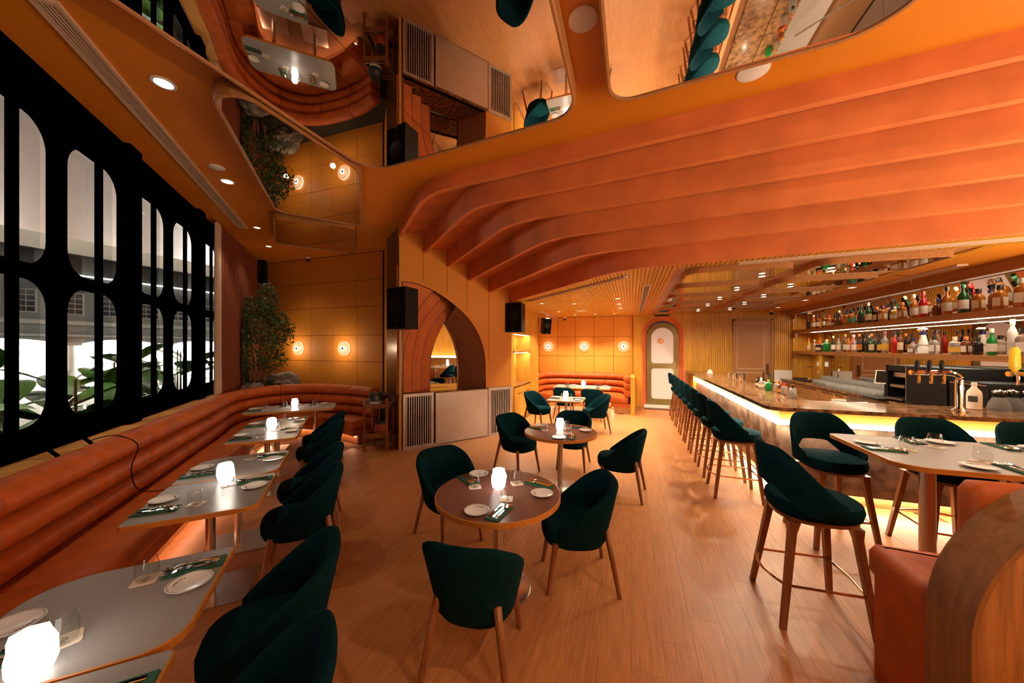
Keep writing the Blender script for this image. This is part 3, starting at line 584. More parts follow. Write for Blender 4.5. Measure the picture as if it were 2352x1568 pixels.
# ================================================================ banquette sofa along windows and corner
def sweep(B, pts, nrm, prof, shrink=True):
    cw_ = sum(p[0] for p in prof)/len(prof); cz = sum(p[1] for p in prof)/len(prof); rg = []; n = len(pts)
    def ring(i, k, sh=0):
        p, m = pts[i], nrm[i]; t = (-m[1]*sh, m[0]*sh)
        return [(p[0]+m[0]*(cw_+(w_-cw_)*k)+t[0], p[1]+m[1]*(cw_+(w_-cw_)*k)+t[1], cz+(z-cz)*k) for w_, z in prof]
    if shrink: rg.append(ring(0, .86)); rg.append(ring(0, 1, -.0)) ; rg[-1] = [tuple(lerp(a, b, .12) for a, b in zip(u, v)) for u, v in zip(ring(0, 1), ring(1, 1))]
    else: rg.append(ring(0, 1))
    for i in range(1, n-1): rg.append(ring(i, 1))
    if shrink: rg.append([tuple(lerp(a, b, .12) for a, b in zip(u, v)) for u, v in zip(ring(n-1, 1), ring(n-2, 1))]); rg.append(ring(n-1, .86))
    else: rg.append(ring(n-1, 1))
    return B.rings(rg)
def resample(path, step):
    out = [path[0]]; acc = 0
    for a, b in zip(path, path[1:]):
        d = (Vector(b)-Vector(a)).length; t = step-acc
        while t <= d: out.append(tuple(Vector(a).lerp(Vector(b), t/d))); t += step
        acc = (acc+d) % step
    return out
def normals(P):
    out = []
    for i in range(len(P)):
        a = Vector(P[max(0, i-1)]); b = Vector(P[min(len(P)-1, i+1)]); t = (b-a).normalized(); out.append((t.y, -t.x))
    return out
ROLL = lambda zc, h: [(-.11, zc-h), (-.03, zc-h), (.03, zc-.86*h), (.066, zc-.5*h), (.08, zc), (.07, zc+.45*h), (.04, zc+.84*h), (-.03, zc+h), (-.11, zc+h)]
TOPR = [(-.13, .845), (-.03, .845), (.04, .865), (.075, .905), (.083, .945), (.06, .99), (.02, 1.03), (-.04, 1.045), (-.10, 1.03), (-.13, .99)]
SEAT = [(-.05, .27), (.43, .27), (.455, .29), (.462, .36), (.455, .425), (.43, .447), (.30, .458), (.1, .452), (-.05, .44)]
def sofa(t, P, seg, leather, led):
    Nn = normals(P); n = len(P)
    for k in range(0, n-1, seg):
        sl_ = slice(k, min(n, k+seg+1))
        if len(P[sl_]) < 3: continue
        for row in (ROLL(.545, .092), ROLL(.742, .096)): sweep(MB(), P[sl_], Nn[sl_], row).build('back_cushion', leather, t, world=True, smooth=50)
        sweep(MB(), P[sl_], Nn[sl_], TOPR).build('back_cushion', leather, t, world=True, smooth=50)
        sweep(MB(), P[sl_], Nn[sl_], SEAT).build('seat_cushion', leather, t, world=True, smooth=50)
    sweep(MB(), P, Nn, [(-.1, .16), (.425, .16), (.425, .265), (-.1, .265)], False).build('seat_base', leather, t, world=True, smooth=30)
    sweep(MB(), P, Nn, [(-.12, 0), (.33, 0), (.33, .16), (-.12, .16)], False).build('plinth', M['fascia'], t, world=True, smooth=30)
    sweep(MB(), P, Nn, [(-.135, 0), (-.11, 0), (-.11, .98), (-.135, .98)], False).build('back_board', M['fascia'], t, world=True, smooth=30)
    sweep(MB(), P, Nn, [(.36, .148), (.385, .148), (.385, .158), (.36, .158)], False).build('led_strip', led, t, world=True, smooth=0)
raw = [AB(a, -1.83) for a in (-.3, 1, 2, 3, 4, 5, 6, 6.8)]+[(-6.68, 4.05), (-6.97, 4.62), (-6.98, 5.15), (-6.62, 5.52), (-6.0, 5.63), (-5.3, 5.60), (-4.75, 5.45)]
P = resample(spline(raw, 14), .118)
so = thing('banquette_sofa', 'long rust leather banquette with three stacked back rolls under windows', 'sofa', (*AB(4, -1.6), 0))
sofa(so, P, 7, M['leather'], M['led_red'])
# ledge / planter behind the corner of the sofa
struct(MB().prism([(-6.85, 3.95), (-7.2, 4.7), (-7.2, 5.3), (-6.8, 5.68), (-6.0, 5.78), (-5.2, 5.74), (-4.75, 5.6), (-4.6, 6.0), (-5.2, 6.24), (-9.2, 6.24), AB(7.1, BW+.02)], 0, .86).build('planter_bed', M['soil'], smooth=0))
cb_ = MB().tube(spline([(*AB(4.22, BW+.12), 1.03), (*AB(4.25, -1.86), 1.06), (*AB(4.3, -1.73), .95), (*AB(4.2, -1.73), .75), (*AB(4.3, -1.70), .52), (*AB(4.45, -1.45), .465), (*AB(4.5, -1.30), .466)], 6), .004, 5).build('cable', M['black']); tag(cb_, 'thin black cable trailing over the sofa back to the seat', 'cable')
for a, nm in ((3.75, 'nearer'), (4.12, 'farther')):
    tag(MB().cyl((*AB(a, BW+.20), 1.02), (*AB(a, BW+.05), 1.2), .012).build('cable_clip', M['black']), 'short black bracket on the sill behind the sofa, %s one' % nm, 'bracket')
# tree, rocks, low foliage
rng = random.Random(11)
tr = thing('ficus_tree', 'tall leafy ficus tree in the corner behind the banquette', 'tree', (-7.50, 5.04, .86)); B = MB(); fol = MB()
def tw(x, y, z):                            # crown spread runs along the curtain, kept clear of it
    x, y, z = x*.72, y*.6, z*.92; X, Y = x*.565-y*.825, x*.825+y*.565; k = -2.70-(X-7.50+Y+5.04)
    if k > 0: X += k/2; Y += k/2
    return (X, Y, z)
trunks = [[(0, 0, 0), (-.1, 0, .5), (-.35, .05, 1.0), (-.55, 0, 1.5)], [(0, 0, 0), (.05, .05, .6), (.1, 0, 1.2), (.28, 0, 2.5)], [(.1, 0, 0), (.25, .05, .6), (.45, 0, 1.1), (.62, .05, 1.5)], [(-.05, 0, 0), (-.05, .05, .7), (-.15, 0, 1.3), (-.1, 0, 1.9)], [(.2, .05, 0), (.22, .05, .8), (.3, .1, 1.4)]]
for tk in trunks: B.tube([tw(*p) for p in spline(tk, 5)], [.026-.017*i/(5*(len(tk)-1)) for i in range(5*(len(tk)-1)+1)], 7)
blobs = [(-.45, 0, 1.35, .55, .5), (.1, 0, 1.5, .75, .6), (.55, .05, 1.45, .45, .5), (.28, 0, 2.2, .32, .45), (-.5, 0, .7, .5, .35), (.35, 0, .75, .45, .3), (-.75, 0, 1.75, .3, .2), (0, 0, 1.95, .5, .3), (-.5, .05, .3, .4, .25)]
for bx_, by_, bz_, rx, rz_ in blobs:
    for k in range(int(750*rx*rz_/.3)):
        u = Vector((rng.gauss(0, 1), rng.gauss(0, 1), rng.gauss(0, 1))).normalized()*rng.uniform(.5, 1)
        c = Vector(tw(bx_+u.x*rx, by_+u.y*min(rx, .42)*.9, bz_+u.z*rz_)); L = rng.uniform(.028, .05); d = Vector((rng.gauss(0, 1), rng.gauss(0, 1), rng.gauss(-.4, .7))).normalized(); s2 = d.orthogonal().normalized()*L*.38
        fol.add([c-d*L, c+s2, c+d*L, c-s2], [(0, 1, 2, 3)])
B.build('trunk', M['bark'], tr); f_ = fol.build('foliage', M['leaf'], tr, smooth=0); f_['kind'] = 'stuff'
def rock(name, label, loc, sx, sy, sz, seed):
    rg = random.Random(seed); bm = bmesh.new(); bmesh.ops.create_icosphere(bm, subdivisions=4, radius=1)
    from mathutils import noise
    for v in bm.verts:
        k = 1+.35*noise.noise(v.co*1.6+Vector((seed, 0, 0)))+.12*noise.noise(v.co*5); v.co = Vector((v.co.x*sx*k, v.co.y*sy*k, max(-.05, v.co.z*sz*k)))
    me = bpy.data.meshes.new(name); bm.to_mesh(me); bm.free(); me.materials.append(M['rock']); o = bpy.data.objects.new(name, me); COL.objects.link(o); o.location = loc; return tag(o, label, 'rock', 'rocks in the corner planter')
rock('boulder', 'large jagged grey boulder right of the ficus trunk', (-7.85, 5.85, .86), .62, .3, .36, 3); rock('boulder', 'low grey boulder left of the ficus near the curtain', (-7.33, 4.85, .85), .22, .28, .24, 8)
sh = thing('fern', 'low dark green fern at the foot of the ficus', 'plant', (-7.55, 5.2, .86)); fl2 = MB()
for k in range(420):
    an = rng.uniform(0, 2*pi); r_ = rng.uniform(.03, .36); c = Vector((r_*cos(an)*.8, r_*sin(an)*.7, .04+.25*sin(pi*min(1, r_/.4))*rng.uniform(.4, 1))); L = rng.uniform(.03, .06); d = Vector((cos(an), sin(an), rng.uniform(-.4, .3))).normalized(); s2 = d.orthogonal().normalized()*L*.3
    fl2.add([c-d*L, c+s2, c+d*L, c-s2], [(0, 1, 2, 3)])
f_ = fl2.build('foliage', M['leaf'], sh, smooth=0); f_['kind'] = 'stuff'
# far booth sofa
bt = thing('booth_sofa', 'curved orange leather booth sofa against the far sconce wall', 'sofa', (-1.3, 10.6, 0))
raw = [(-2.72, 9.95), (-2.72, 10.3), (-2.66, 10.75), (-2.35, 11.02), (-1.8, 11.08), (-1.0, 11.08), (-.5, 11.05), (-.22, 10.85), (-.13, 10.45), (-.12, 9.82)]
P = resample(spline(raw, 12), .118); sofa(bt, P, 8, M['leather'], M['led'])
MB().prism(fillet([(-.02, 9.74), (.09, 9.74), (.09, 11.2), (-.02, 11.2)], .04), 0, 1.02).build('end_panel', M['woodv'], bt, world=True)
# ================================================================ bar
br = thing('bar_counter', 'L-shaped bar with brown marble top and glowing light strips', 'bar', (2, 5, 0))
top = fillet([(1.50, 11.14), (1.50, 4.70), (4.5, 4.70), (4.5, 5.45), (2.19, 5.45), (2.19, 11.14)], [0, .16, 0, 0, .1, 0])
MB().prism(top, 1.108, 1.15).build('marble_top', M['marble'], br, world=True, smooth=30)
MB().prism([(1.66, 11.14), (1.66, 4.86), (4.5, 4.86), (4.5, 5.40), (2.14, 5.40), (2.14, 11.14)], .93, 1.108).build('upper_wood_panel', M['woodx'], br, world=True, smooth=0)
MB().prism([(1.70, 10.6), (1.70, 4.90), (4.5, 4.90), (4.5, 5.38), (2.12, 5.38), (2.12, 10.6)], .16, .93).build('stone_front', M['stone'], br, world=True, smooth=0)
MB().bx(1.62, 2.1, 10.6, 11.14, 0, 1.108).build('end_cabinet', M['woodv'], br, world=True, smooth=0)
MB().prism([(1.86, 10.6), (1.86, 5.06), (4.5, 5.06), (4.5, 5.36), (2.1, 5.36), (2.1, 10.6)], 0, .16).build('toe_kick', M['fascia'], br, world=True, smooth=0)
MB().prism([(1.62, 10.55), (1.62, 4.82), (4.5, 4.82), (4.5, 4.85), (1.65, 4.85), (1.65, 10.55)], .935, .96).build('led_strip', M['led_hot'], br, world=True, smooth=0)
MB().prism([(1.80, 10.55), (1.80, 5.00), (4.5, 5.00), (4.5, 5.02), (1.82, 5.02), (1.82, 10.55)], .135, .155).build('led_strip', M['led_hot'], br, world=True, smooth=0)
# stone-front foot rail posts
for y in (5.3, 6.4, 7.5, 8.6, 9.7): MB().cyl((1.60, y, 0), (1.60, y, .20), .016).build('rail_post', M['copper'], br, world=True)
MB().tube([(1.60, 10.3, .2), (1.60, 4.9, .2)], .016).build('foot_rail', M['copper'], br, world=True)
# back bar
bb = thing('back_bar', 'mirrored back bar with two long wooden bottle shelves', 'shelving', (4.2, 8, 0)); YN = 4.74
MB().bx(4.08, 4.49, YN, 11.13, 1.665, 1.74).build('shelf', M['fascia'], bb, world=True, smooth=0); MB().bx(4.08, 4.49, YN, 11.13, 2.20, 2.29).build('shelf', M['fascia'], bb, world=True, smooth=0)
MB().bx(4.0, 4.06, YN, 11.13, 2.71, ZL).bx(3.98, 4.08, YN, 11.13, 2.695, 2.715).build('top_fascia', M['fascia'], bb, world=True, smooth=0)
MB().bx(4.49, 4.515, YN, 10.55, 1.0, 2.29).build('mirror_back', M['mirror3'], bb, world=True, smooth=0)
for ya, yb in ((YN, 5.95), (5.953, 7.35), (7.353, 8.75), (8.753, 10.45)):
    MB().add([(4.485, ya, 2.29), (4.485, yb, 2.29), (4.39, yb, 2.80), (4.39, ya, 2.80), (4.515, ya, 2.29), (4.515, yb, 2.29), (4.515, yb, 2.80), (4.515, ya, 2.80)], [(0, 1, 2, 3), (7, 6, 5, 4), (0, 4, 5, 1), (1, 5, 6, 2), (2, 6, 7, 3), (3, 7, 4, 0)]).build('tilted_mirror', M['mirror2'], bb, world=True, smooth=0)
MB().bx(4.50, 4.52, 10.45, 11.13, 1.0, 2.8).bx(4.44, 4.50, 10.5, 10.6, 1.0, 2.8).build('end_wood', M['woodv'], bb, world=True, smooth=0)
for z0, z1 in ((1.03, 1.665), (1.74, 2.20), (2.29, 2.71)):      # end wall with rounded front corners
    MB().prism(fillet([(4.08, z0), (4.5, z0), (4.5, z1), (4.08, z1)], 0), 11.11, 11.14, lambda x, z, y: (x, y, z)).build('end_panel', M['woodv'], bb, world=True, smooth=0)
    MB().prism([(4.08, z1+.001)]+[(4.08+.12-.12*cos(pi/2*k/8), z1-.12+.12*sin(pi/2*k/8)) for k in range(9)], 10.95, 11.13, lambda x, z, y: (x, y, z)).build('corner_cove', M['fascia'], bb, world=True, smooth=30)
MB().bx(4.11, 4.125, YN, 10.2, 2.192, 2.20).build('led_strip', M['led'], bb, world=True, smooth=0)
lamp('AREA', 'shelf_light', (4.2, 7.6, 2.66), 22, WARM, size=.12, sy=6.5, rot=(0, radians(20), 0)); lamp('AREA', 'shelf_light', (4.2, 7.6, 2.175), 30, WARM, size=.12, sy=6.5, rot=(0, radians(20), 0))
lamp('AREA', 'shelf_light', (4.25, 7.8, 1.655), 16, WARM, size=.12, sy=6.0, rot=(0, 0, 0))  # unseen light added under the lower shelf to brighten the massed glasses
# back counter
bc = thing('back_counter', 'steel and dark wood work counter behind the bar', 'counter', (4.1, 8, 0))
MB().bx(3.80, 4.49, 5.47, 11.13, .965, 1.0).build('worktop', M['marble'], bc, world=True, smooth=0)
for i, (a, b) in enumerate(((10.2, 11.1), (9.2, 10.19), (8.2, 9.19), (7.2, 8.19), (6.2, 7.19), (5.5, 6.19))):
    c = MB().bx(3.85, 4.45, a, b, .08, .965).build('cabinet_door', M['fascia'] if i < 3 else M['dull_steel'], bc, world=True, smooth=0); MB().cyl((3.835, a+.1, .9), (3.835, b-.1, .9), .01).build('handle', M['steel'], c, loc=tuple(bc.location))
MB().bx(3.87, 4.4, 5.5, 11.1, 0, .08).build('plinth', M['blackp'], bc, world=True, smooth=0)
MB().bx(3.92, 4.42, 10.0, 10.75, 1.001, 1.006).build('sink', M['blackp'], bc, world=True, smooth=0)
ice = thing('ice_well', 'steel underbar bench inside the bar counter', 'counter', (2.5, 6.5, 0)); MB().bx(2.19, 2.75, 5.5, 10.4, .1, .88).build('bench', M['dull_steel'], ice, world=True, smooth=0); MB().bx(2.2, 3.78, 5.46, 5.9, .1, .88).build('bench', M['dull_steel'], ice, world=True, smooth=0)
tag(MB().bx(3.66, 4.06, 11.08, 11.15, .9, 1.22).build('splash_panel', M['white_p'], smooth=0), 'plain white splash panel on the end wall beside the sink', 'panel')
fc = thing('faucet', 'chrome swan-neck faucet at the far end of the back counter', 'faucet', (4.30, 10.3, 1.0)); MB().lathe([(.03, 0), (.03, .02), (.016, .03), (.016, .12)], 12).build('base', M['chrome'], fc); MB().tube(spline([(0, 0, .1), (0, 0, .22), (-.06, .08, .33), (-.14, .18, .36), (-.17, .22, .33)], 6), .012).build('spout', M['chrome'], fc); MB().cyl((0, -.02, .08), (-.1, -.04, .1), .008).build('lever', M['chrome'], fc)
for x_, y_, z_, lb in ((4.49, 10.75, 1.36, 'nearer the far corner'), (4.485, 10.35, 1.37, 'next to the mirror')):
    tag(MB().bx(x_-.008, x_, y_-.075, y_+.075, z_, z_+.11).build('switch_plate', M['white_p'], smooth=0), 'white switch plate under the lower bottle shelf, %s' % lb, 'switch')
# ---- bottles
GL = {k: mat('bottle_'+k, c, .08, trans=t, ior=1.3, coat=.4) for k, c, t in (('amber', (.60, .20, .03), .45), ('dark', (.020, .012, .010), 0), ('green', (.01, .07, .02), .2), ('clear', (.80, .78, .74), .75), ('red', (.55, .02, .02), .3), ('brown', (.16, .04, .012), .2), ('frost', (.72, .70, .66), .1), ('white', (.80, .78, .74), 0), ('vivid', (.01, .30, .06), .3), ('gold', (.75, .42, .06), .35), ('black', (.008, .008, .010), 0))}
CP = {k: mat('cap_'+k, c, .35) for k, c in (('black', (.012, .012, .012)), ('red', (.6, .03, .03)), ('cream', (.7, .55, .38)), ('gold', (.55, .33, .08)), ('blue', (.02, .03, .16)), ('orange', (.6, .2, .03)), ('silver', (.6, .58, .55)), ('white', (.75, .7, .65)), ('green', (.02, .12, .05)), ('maroon', (.2, .05, .07)))}
LBm = {k: mat('label_'+k, c, .6) for k, c in (('cream', (.72, .58, .40)), ('white', (.78, .72, .64)), ('yellow', (.75, .42, .05)), ('black', (.02, .02, .02)), ('orange', (.65, .2, .03)), ('teal', (.03, .28, .20)))}
PR = {'std': [(.034, 0), (.037, .006), (.037, .17), (.033, .19), (.016, .22), (.013, .24), (.013, .275)], 'tall': [(.034, 0), (.036, .006), (.036, .19), (.026, .22), (.014, .25), (.013, .31)], 'squat': [(.046, 0), (.05, .008), (.05, .11), (.044, .14), (.018, .16), (.015, .175)],
      'deca': [(.043, 0), (.047, .008), (.047, .155), (.04, .175), (.02, .19), (.018, .215)], 'fat': [(.05, 0), (.056, .01), (.056, .09), (.045, .13), (.016, .16), (.014, .20)], 'slim': [(.028, 0), (.03, .006), (.03, .2), (.022, .23), (.012, .26), (.012, .29)]}
def bottle(label, loc, shape, glass, cap, lab, sc_, group, rot=0, band=(.25, .55)):
    t = thing('liquor_bottle', label, 'bottle', loc, rot, group); pr = [(r*sc_, z*sc_) for r, z in PR[shape]]; H = pr[-1][1]; R = pr[2][0]; hb = pr[2][1]
    sq = shape in ('deca', 'fat')
    if sq:
        rg = []
        for r, z in pr: rg.append([(r*1.02*math.copysign(abs(cos(a))**.45, cos(a)), r*.8*math.copysign(abs(sin(a))**.45, sin(a)), z) if r > .03*sc_ else (r*cos(a), r*sin(a), z) for a in [2*pi*k/20 for k in range(20)]])
        MB().rings(rg).build('glass_body', GL[glass], t, smooth=40)
    else: MB().lathe(pr, 16).build('glass_body', GL[glass], t, smooth=40)
    rc = pr[-1][0]*1.25; MB().lathe([(rc, H-.012*sc_), (rc*1.05, H+.03*sc_), (rc*.95, H+.036*sc_)], 12).build('cap', CP[cap], t)
    if lab:
        z0, z1 = hb*band[0], hb*(band[0]+band[1])
        if sq: MB().bx(-R*1.035, -R*1.02, -R*.55, R*.55, z0, z1).bx(-R*.75, R*.75, -R*.82, -R*.805, z0, z1).build('label', LBm[lab], t, smooth=0)
        else: MB().grid([[(R*1.015*cos(a), R*1.015*sin(a), z) for a in [radians(lerp(130, 320, k/12)) for k in range(13)]] for z in (z0, z1)]).build('label', LBm[lab], t, smooth=60)
    return t
cn_ = {'amber': 'amber whisky bottle', 'dark': 'dark glass bottle', 'green': 'deep green bottle', 'clear': 'clear spirit bottle', 'red': 'bright red liqueur bottle', 'brown': 'brown liquor bottle', 'frost': 'frosted white bottle', 'white': 'white ceramic bottle', 'vivid': 'vivid green bottle', 'gold': 'golden spirit bottle', 'black': 'black bottle'}
up = [(10.43, 'std', 'dark', 'black', 'black', 1.0), (10.22, 'std', 'amber', 'cream', 'white', 1.05), (9.99, 'std', 'brown', 'blue', 'white', 1.02), (9.75, 'std', 'brown', 'black', 'white', 1.05), (9.49, 'squat', 'amber', 'red', 'cream', 1.25), (9.29, 'fat', 'brown', 'black', 'cream', 1.1), (9.09, 'fat', 'brown', 'blue', None, 1.1), (8.88, 'deca', 'amber', 'black', 'orange', 1.1), (8.68, 'deca', 'amber', 'black', 'teal', 1.12), (8.41, 'std', 'green', 'black', 'black', 1.15), (8.16, 'std', 'green', 'cream', 'cream', 1.2), (7.96, 'deca', 'dark', 'orange', 'cream', 1.08), (7.77, 'deca', 'amber', 'maroon', 'cream', 1.08), (7.52, 'squat', 'gold', 'silver', 'white', 1.1), (7.32, 'deca', 'amber', 'orange', 'gold' if False else 'cream', 1.1), (7.11, 'std', 'amber', 'cream', 'white', 1.2), (6.9, 'std', 'red', 'red', 'white', 1.25), (6.66, 'fat', 'brown', 'blue', None, 1.05), (6.49, 'std', 'amber', 'black', 'white', 1.25), (6.27, 'std', 'green', 'green', 'white', 1.3), (6.03, 'deca', 'amber', 'black', 'cream', 1.15), (5.79, 'deca', 'amber', 'black', 'cream', 1.18), (5.51, 'deca', 'amber', 'white', 'white', 1.3), (5.2, 'std', 'brown', 'black', 'cream', 1.2)]
for i, (y, shp, g, c, l, s_) in enumerate(up):
    bottle('%s with %s cap, %s from the far end, upper shelf' % (cn_[g], c, nth[i]), (4.15+.02*((i*3) % 2), y, 2.29), shp, g, c, l, s_, 'bottles on the upper shelf', rot=.5 if shp in ('deca', 'fat') else 0)
bk = [(9.2, 'std', 'dark'), (8.98, 'std', 'amber'), (8.78, 'std', 'brown'), (7.9, 'std', 'dark'), (7.62, 'tall', 'dark'), (7.2, 'std', 'brown'), (6.75, 'std', 'gold'), (6.4, 'std', 'dark'), (6.1, 'std', 'brown')]
for i, (y, shp, g) in enumerate(bk): bottle('%s in the rear row, %s from the far end, upper shelf' % (cn_[g], nth[i]), (4.33, y, 2.29), shp, g, 'black', None, 1.1, 'rear bottles on the upper shelf')
lo = [(10.41, 'tall', 'gold', 'red', 'cream', .95), (10.2, 'std', 'clear', 'cream', None, .9), (9.95, 'squat', 'dark', 'red', 'cream', 1.1), (9.77, 'squat', 'dark', 'black', None, 1.1), (9.59, 'squat', 'vivid', 'cream', None, 1.3), (9.39, 'tall', 'dark', 'cream', 'white', 1.0), (9.12, 'tall', 'clear', 'black', 'white', 1.0), (8.94, 'tall', 'brown', 'orange', 'white', 1.05), (8.78, 'tall', 'amber', 'black', 'white', 1.0), (8.65, 'tall', 'clear', 'silver', 'white', 1.0), (8.42, 'tall', 'dark', 'orange', 'orange', 1.02), (8.24, 'tall', 'dark', 'black', None, 1.02), (8.07, 'tall', 'green', 'orange', 'cream', 1.0), (7.9, 'tall', 'black', 'black', 'yellow', .98), (7.72, 'std', 'clear', 'maroon', 'yellow', 1.2), (7.55, 'tall', 'red', 'black', None, 1.02), (7.36, 'slim', 'brown', 'black', 'cream', 1.12), (7.14, 'fat', 'clear', 'blue', 'white', 1.05), (6.7, 'deca', 'clear', 'black', 'white', 1.05), (6.41, 'squat', 'clear', 'cream', 'yellow', 1.15), (6.2, 'deca', 'brown', 'orange', 'white', .95), (6.08, 'deca', 'black', 'black', None, .9), (5.86, 'std', 'vivid', 'white', 'white', 1.05), (5.66, 'slim', 'frost', 'white', None, 1.3), (5.5, 'deca', 'clear', 'black', 'white', 1.25), (5.38, 'squat', 'green', 'black', None, 1.2)]
for i, (y, shp, g, c, l, s_) in enumerate(lo):
    bottle('%s with %s cap, %s from the far end, lower shelf' % (cn_[g], c, nth[i]), (4.15+.03*((i*5) % 2), y, 1.74), shp, g, c, l, s_, 'bottles on the lower shelf', rot=.5 if shp in ('deca', 'fat') else 0)
for i, (y, g) in enumerate(((9.3, 'green'), (9.0, 'red'), (8.3, 'dark'), (7.0, 'dark'), (6.9, 'brown'))): bottle('%s in the rear row, %s from the far end, lower shelf' % (cn_[g], nth[i]), (4.33, y, 1.74), 'tall', g, 'red' if g == 'red' else 'black', None, 1.05, 'rear bottles on the lower shelf')
dz = thing('ceramic_decanter', 'white and blue ceramic tequila decanter with silver bell stopper', 'decanter', (4.17, 6.93, 1.74))
MB().lathe([(.075, 0), (.08, .01), (.055, .10), (.045, .12), (.055, .135), (.05, .17), (.03, .27), (.03, .29)], 20).build('body', GL['white'], dz); MB().lathe([(.031, .285), (.036, .30), (.031, .325)], 16).build('blue_collar', CP['blue'], dz); MB().lathe([(.03, .325), (.058, .34), (.06, .365), (.04, .385), (.01, .39)], 16).build('stopper', M['chrome'], dz)
sk = MB()
for k in range(5): sk.tube(spline([(-.079+.004*k, -.02+.012*k, .02+.015*k), (-.074+.004*k, .0+.01*k, .035+.02*k), (-.066+.004*k, .02, .03+.025*k)], 5), .003, 5)
sk.build('painted_scroll', CP['blue'], dz)
th_ = thing('thermos_bottle', 'tall clear bottle with grey conical top, last on the lower shelf', 'bottle', (4.17, 5.24, 1.74)); MB().lathe([(.055, 0), (.058, .01), (.058, .2), (.05, .24)], 18).build('body', GL['clear'], th_); MB().lathe([(.052, .24), (.034, .33), (.034, .36)], 18).build('top', M['blackp'], th_)
# ---- glassware on the back counter
gl_me = MB().lathe([(.026, 0), (.034, .11), (.0335, .11), (.025, .008), (.001, .008)], 12, cap1=False).mesh('tumbler', M['barglass'], smooth=40)
wg_me = MB().lathe([(.032, 0), (.03, .003), (.005, .006), (.004, .08), (.02, .095), (.036, .13), (.034, .19), (.0335, .19), (.035, .13), (.018, .097)], 12, cap1=False).mesh('wine_glass', M['barglass'], smooth=40)
for i in range(24):
    for j in range(5):
        if j == 0 and i > 15: continue
        o = bpy.data.objects.new('tumbler' if j < 3 else 'wine_glass', gl_me if j < 3 else wg_me); COL.objects.link(o); o.location = (3.86+.085*j, 7.45+.095*i+.01*(j % 2), 1.0)
        if j < 3: tag(o, 'clear tumbler among the massed glasses on the back counter', 'glass', 'massed tumblers behind the bar')
        else: tag(o, 'stemmed glass in the rear rows on the back counter', 'glass', 'massed stemmed glasses behind the bar')
ps = thing('order_tablet', 'small tilted point-of-sale tablet with black screen', 'tablet', (3.92, 7.28, 1.0), -.9); MB().cyl((0, .02, 0), (0, .02, .3), .02).build('stand', M['blackp'], ps); MB().add([(-.13, -.02, .24), (.13, -.02, .24), (.13, .03, .46), (-.13, .03, .46), (-.13, 0, .235), (.13, 0, .235), (.13, .05, .455), (-.13, .05, .455)], [(0, 1, 2, 3), (7, 6, 5, 4), (0, 4, 5, 1), (1, 5, 6, 2), (2, 6, 7, 3), (3, 7, 4, 0)]).build('case', M['white_p'], ps, smooth=0); MB().add([(-.11, -.019, .26), (.11, -.019, .26), (.11, .025, .445), (-.11, .025, .445)], [(0, 1, 2, 3)]).build('screen', M['screen'], ps, smooth=0)
for o in ps.children:
    if o.name.startswith('screen'): o.location = (0, -.006, .002)
mc = thing('coffee_machine', 'large matte black machine with open drip bay on the back counter', 'coffee machine', (4.15, 6.5, 1.0))
MB().bx(-.3, .3, -.48, .22, .03, .56).build('housing', M['blackp'], mc, smooth=0); MB().bx(-.3, .3, .23, .62, .47, .56).bx(-.3, .3, .6, .64, .03, .56).bx(.1, .3, .23, .62, .03, .5).build('bay_frame', M['blackp'], mc, smooth=0); MB().bx(-.32, .1, .25, .6, .03, .06).bx(-.28, .1, .28, .58, .22, .26).bx(-.25, .1, .3, .56, .38, .45).build('drip_tray', M['steel'], mc, smooth=0); MB().bx(-.306, -.3, .20, .215, .05, .55).build('trim_line', M['steel'], mc, smooth=0)
for dy, dx in ((-.4, -.2), (-.4, .2), (.5, -.2), (.5, .2)): MB().cyl((dx, dy, 0), (dx, dy, .03), .025).build('foot', M['blackp'], mc)
m2 = thing('black_cabinet_cooler', 'black cooler cabinet beside the coffee machine near the taps', 'cooler', (4.15, 5.73, 1.0)); MB().bx(-.3, .3, -.25, .25, 0, .42).build('housing', M['blackp'], m2, smooth=0); MB().bx(-.306, -.3, -.24, .24, .39, .40).build('trim_line', M['steel'], m2, smooth=0)
tl = thing('receipt_printer', 'flat black tray with papers in front of the coffee machine', 'tray', (3.70, 7.2, .965)); MB().bx(-.02, .3, -.2, .2, .036, .06).build('tray', M['blackp'], tl, smooth=0)
# ---- things on the marble counter
def tap(label, loc, n, rz, yellow=False):
    t = thing('beer_tap', label, 'beer tap', loc, rz); MB().lathe([(.06, 0), (.06, .015), (.04, .025), (.035, .05), (.033, .34)], 16).build('column', M['chrome'], t)
    MB().tube(spline([(0, 0, .30), (0, 0, .36), (-.05, 0, .40), (-.12, 0, .41), (-.4 if not yellow else -.33, 0, .41)], 5), .028).build('arm', M['chrome'], t)
    for k in range(n):
        x_ = -.16-.10*k if not yellow else -.30
        f_ = MB().tube([(x_, 0, .41), (x_, -.06, .40), (x_-.02, -.09, .33), (x_-.03, -.10, .30)], .013).build('faucet_spout', M['chrome'], t); MB().lathe([(.012, .43), (.018, .45), (.02, .52), (.012, .55)] if not yellow else [(.014, .43), (.02, .44), (.045, .48), (.040, .66), (.02, .69)], 10, (x_, -.03, 0), 1, .6 if yellow else 1).build('tap_handle', M['yellow'] if yellow else M['blackp'], t)
tap('chrome tap tower with three black handles on the marble counter', (3.33, 5.05, 1.15), 3, 0); tap('chrome tap with tall yellow handle at the right edge', (4.06, 5.10, 1.15), 1, 0, True)
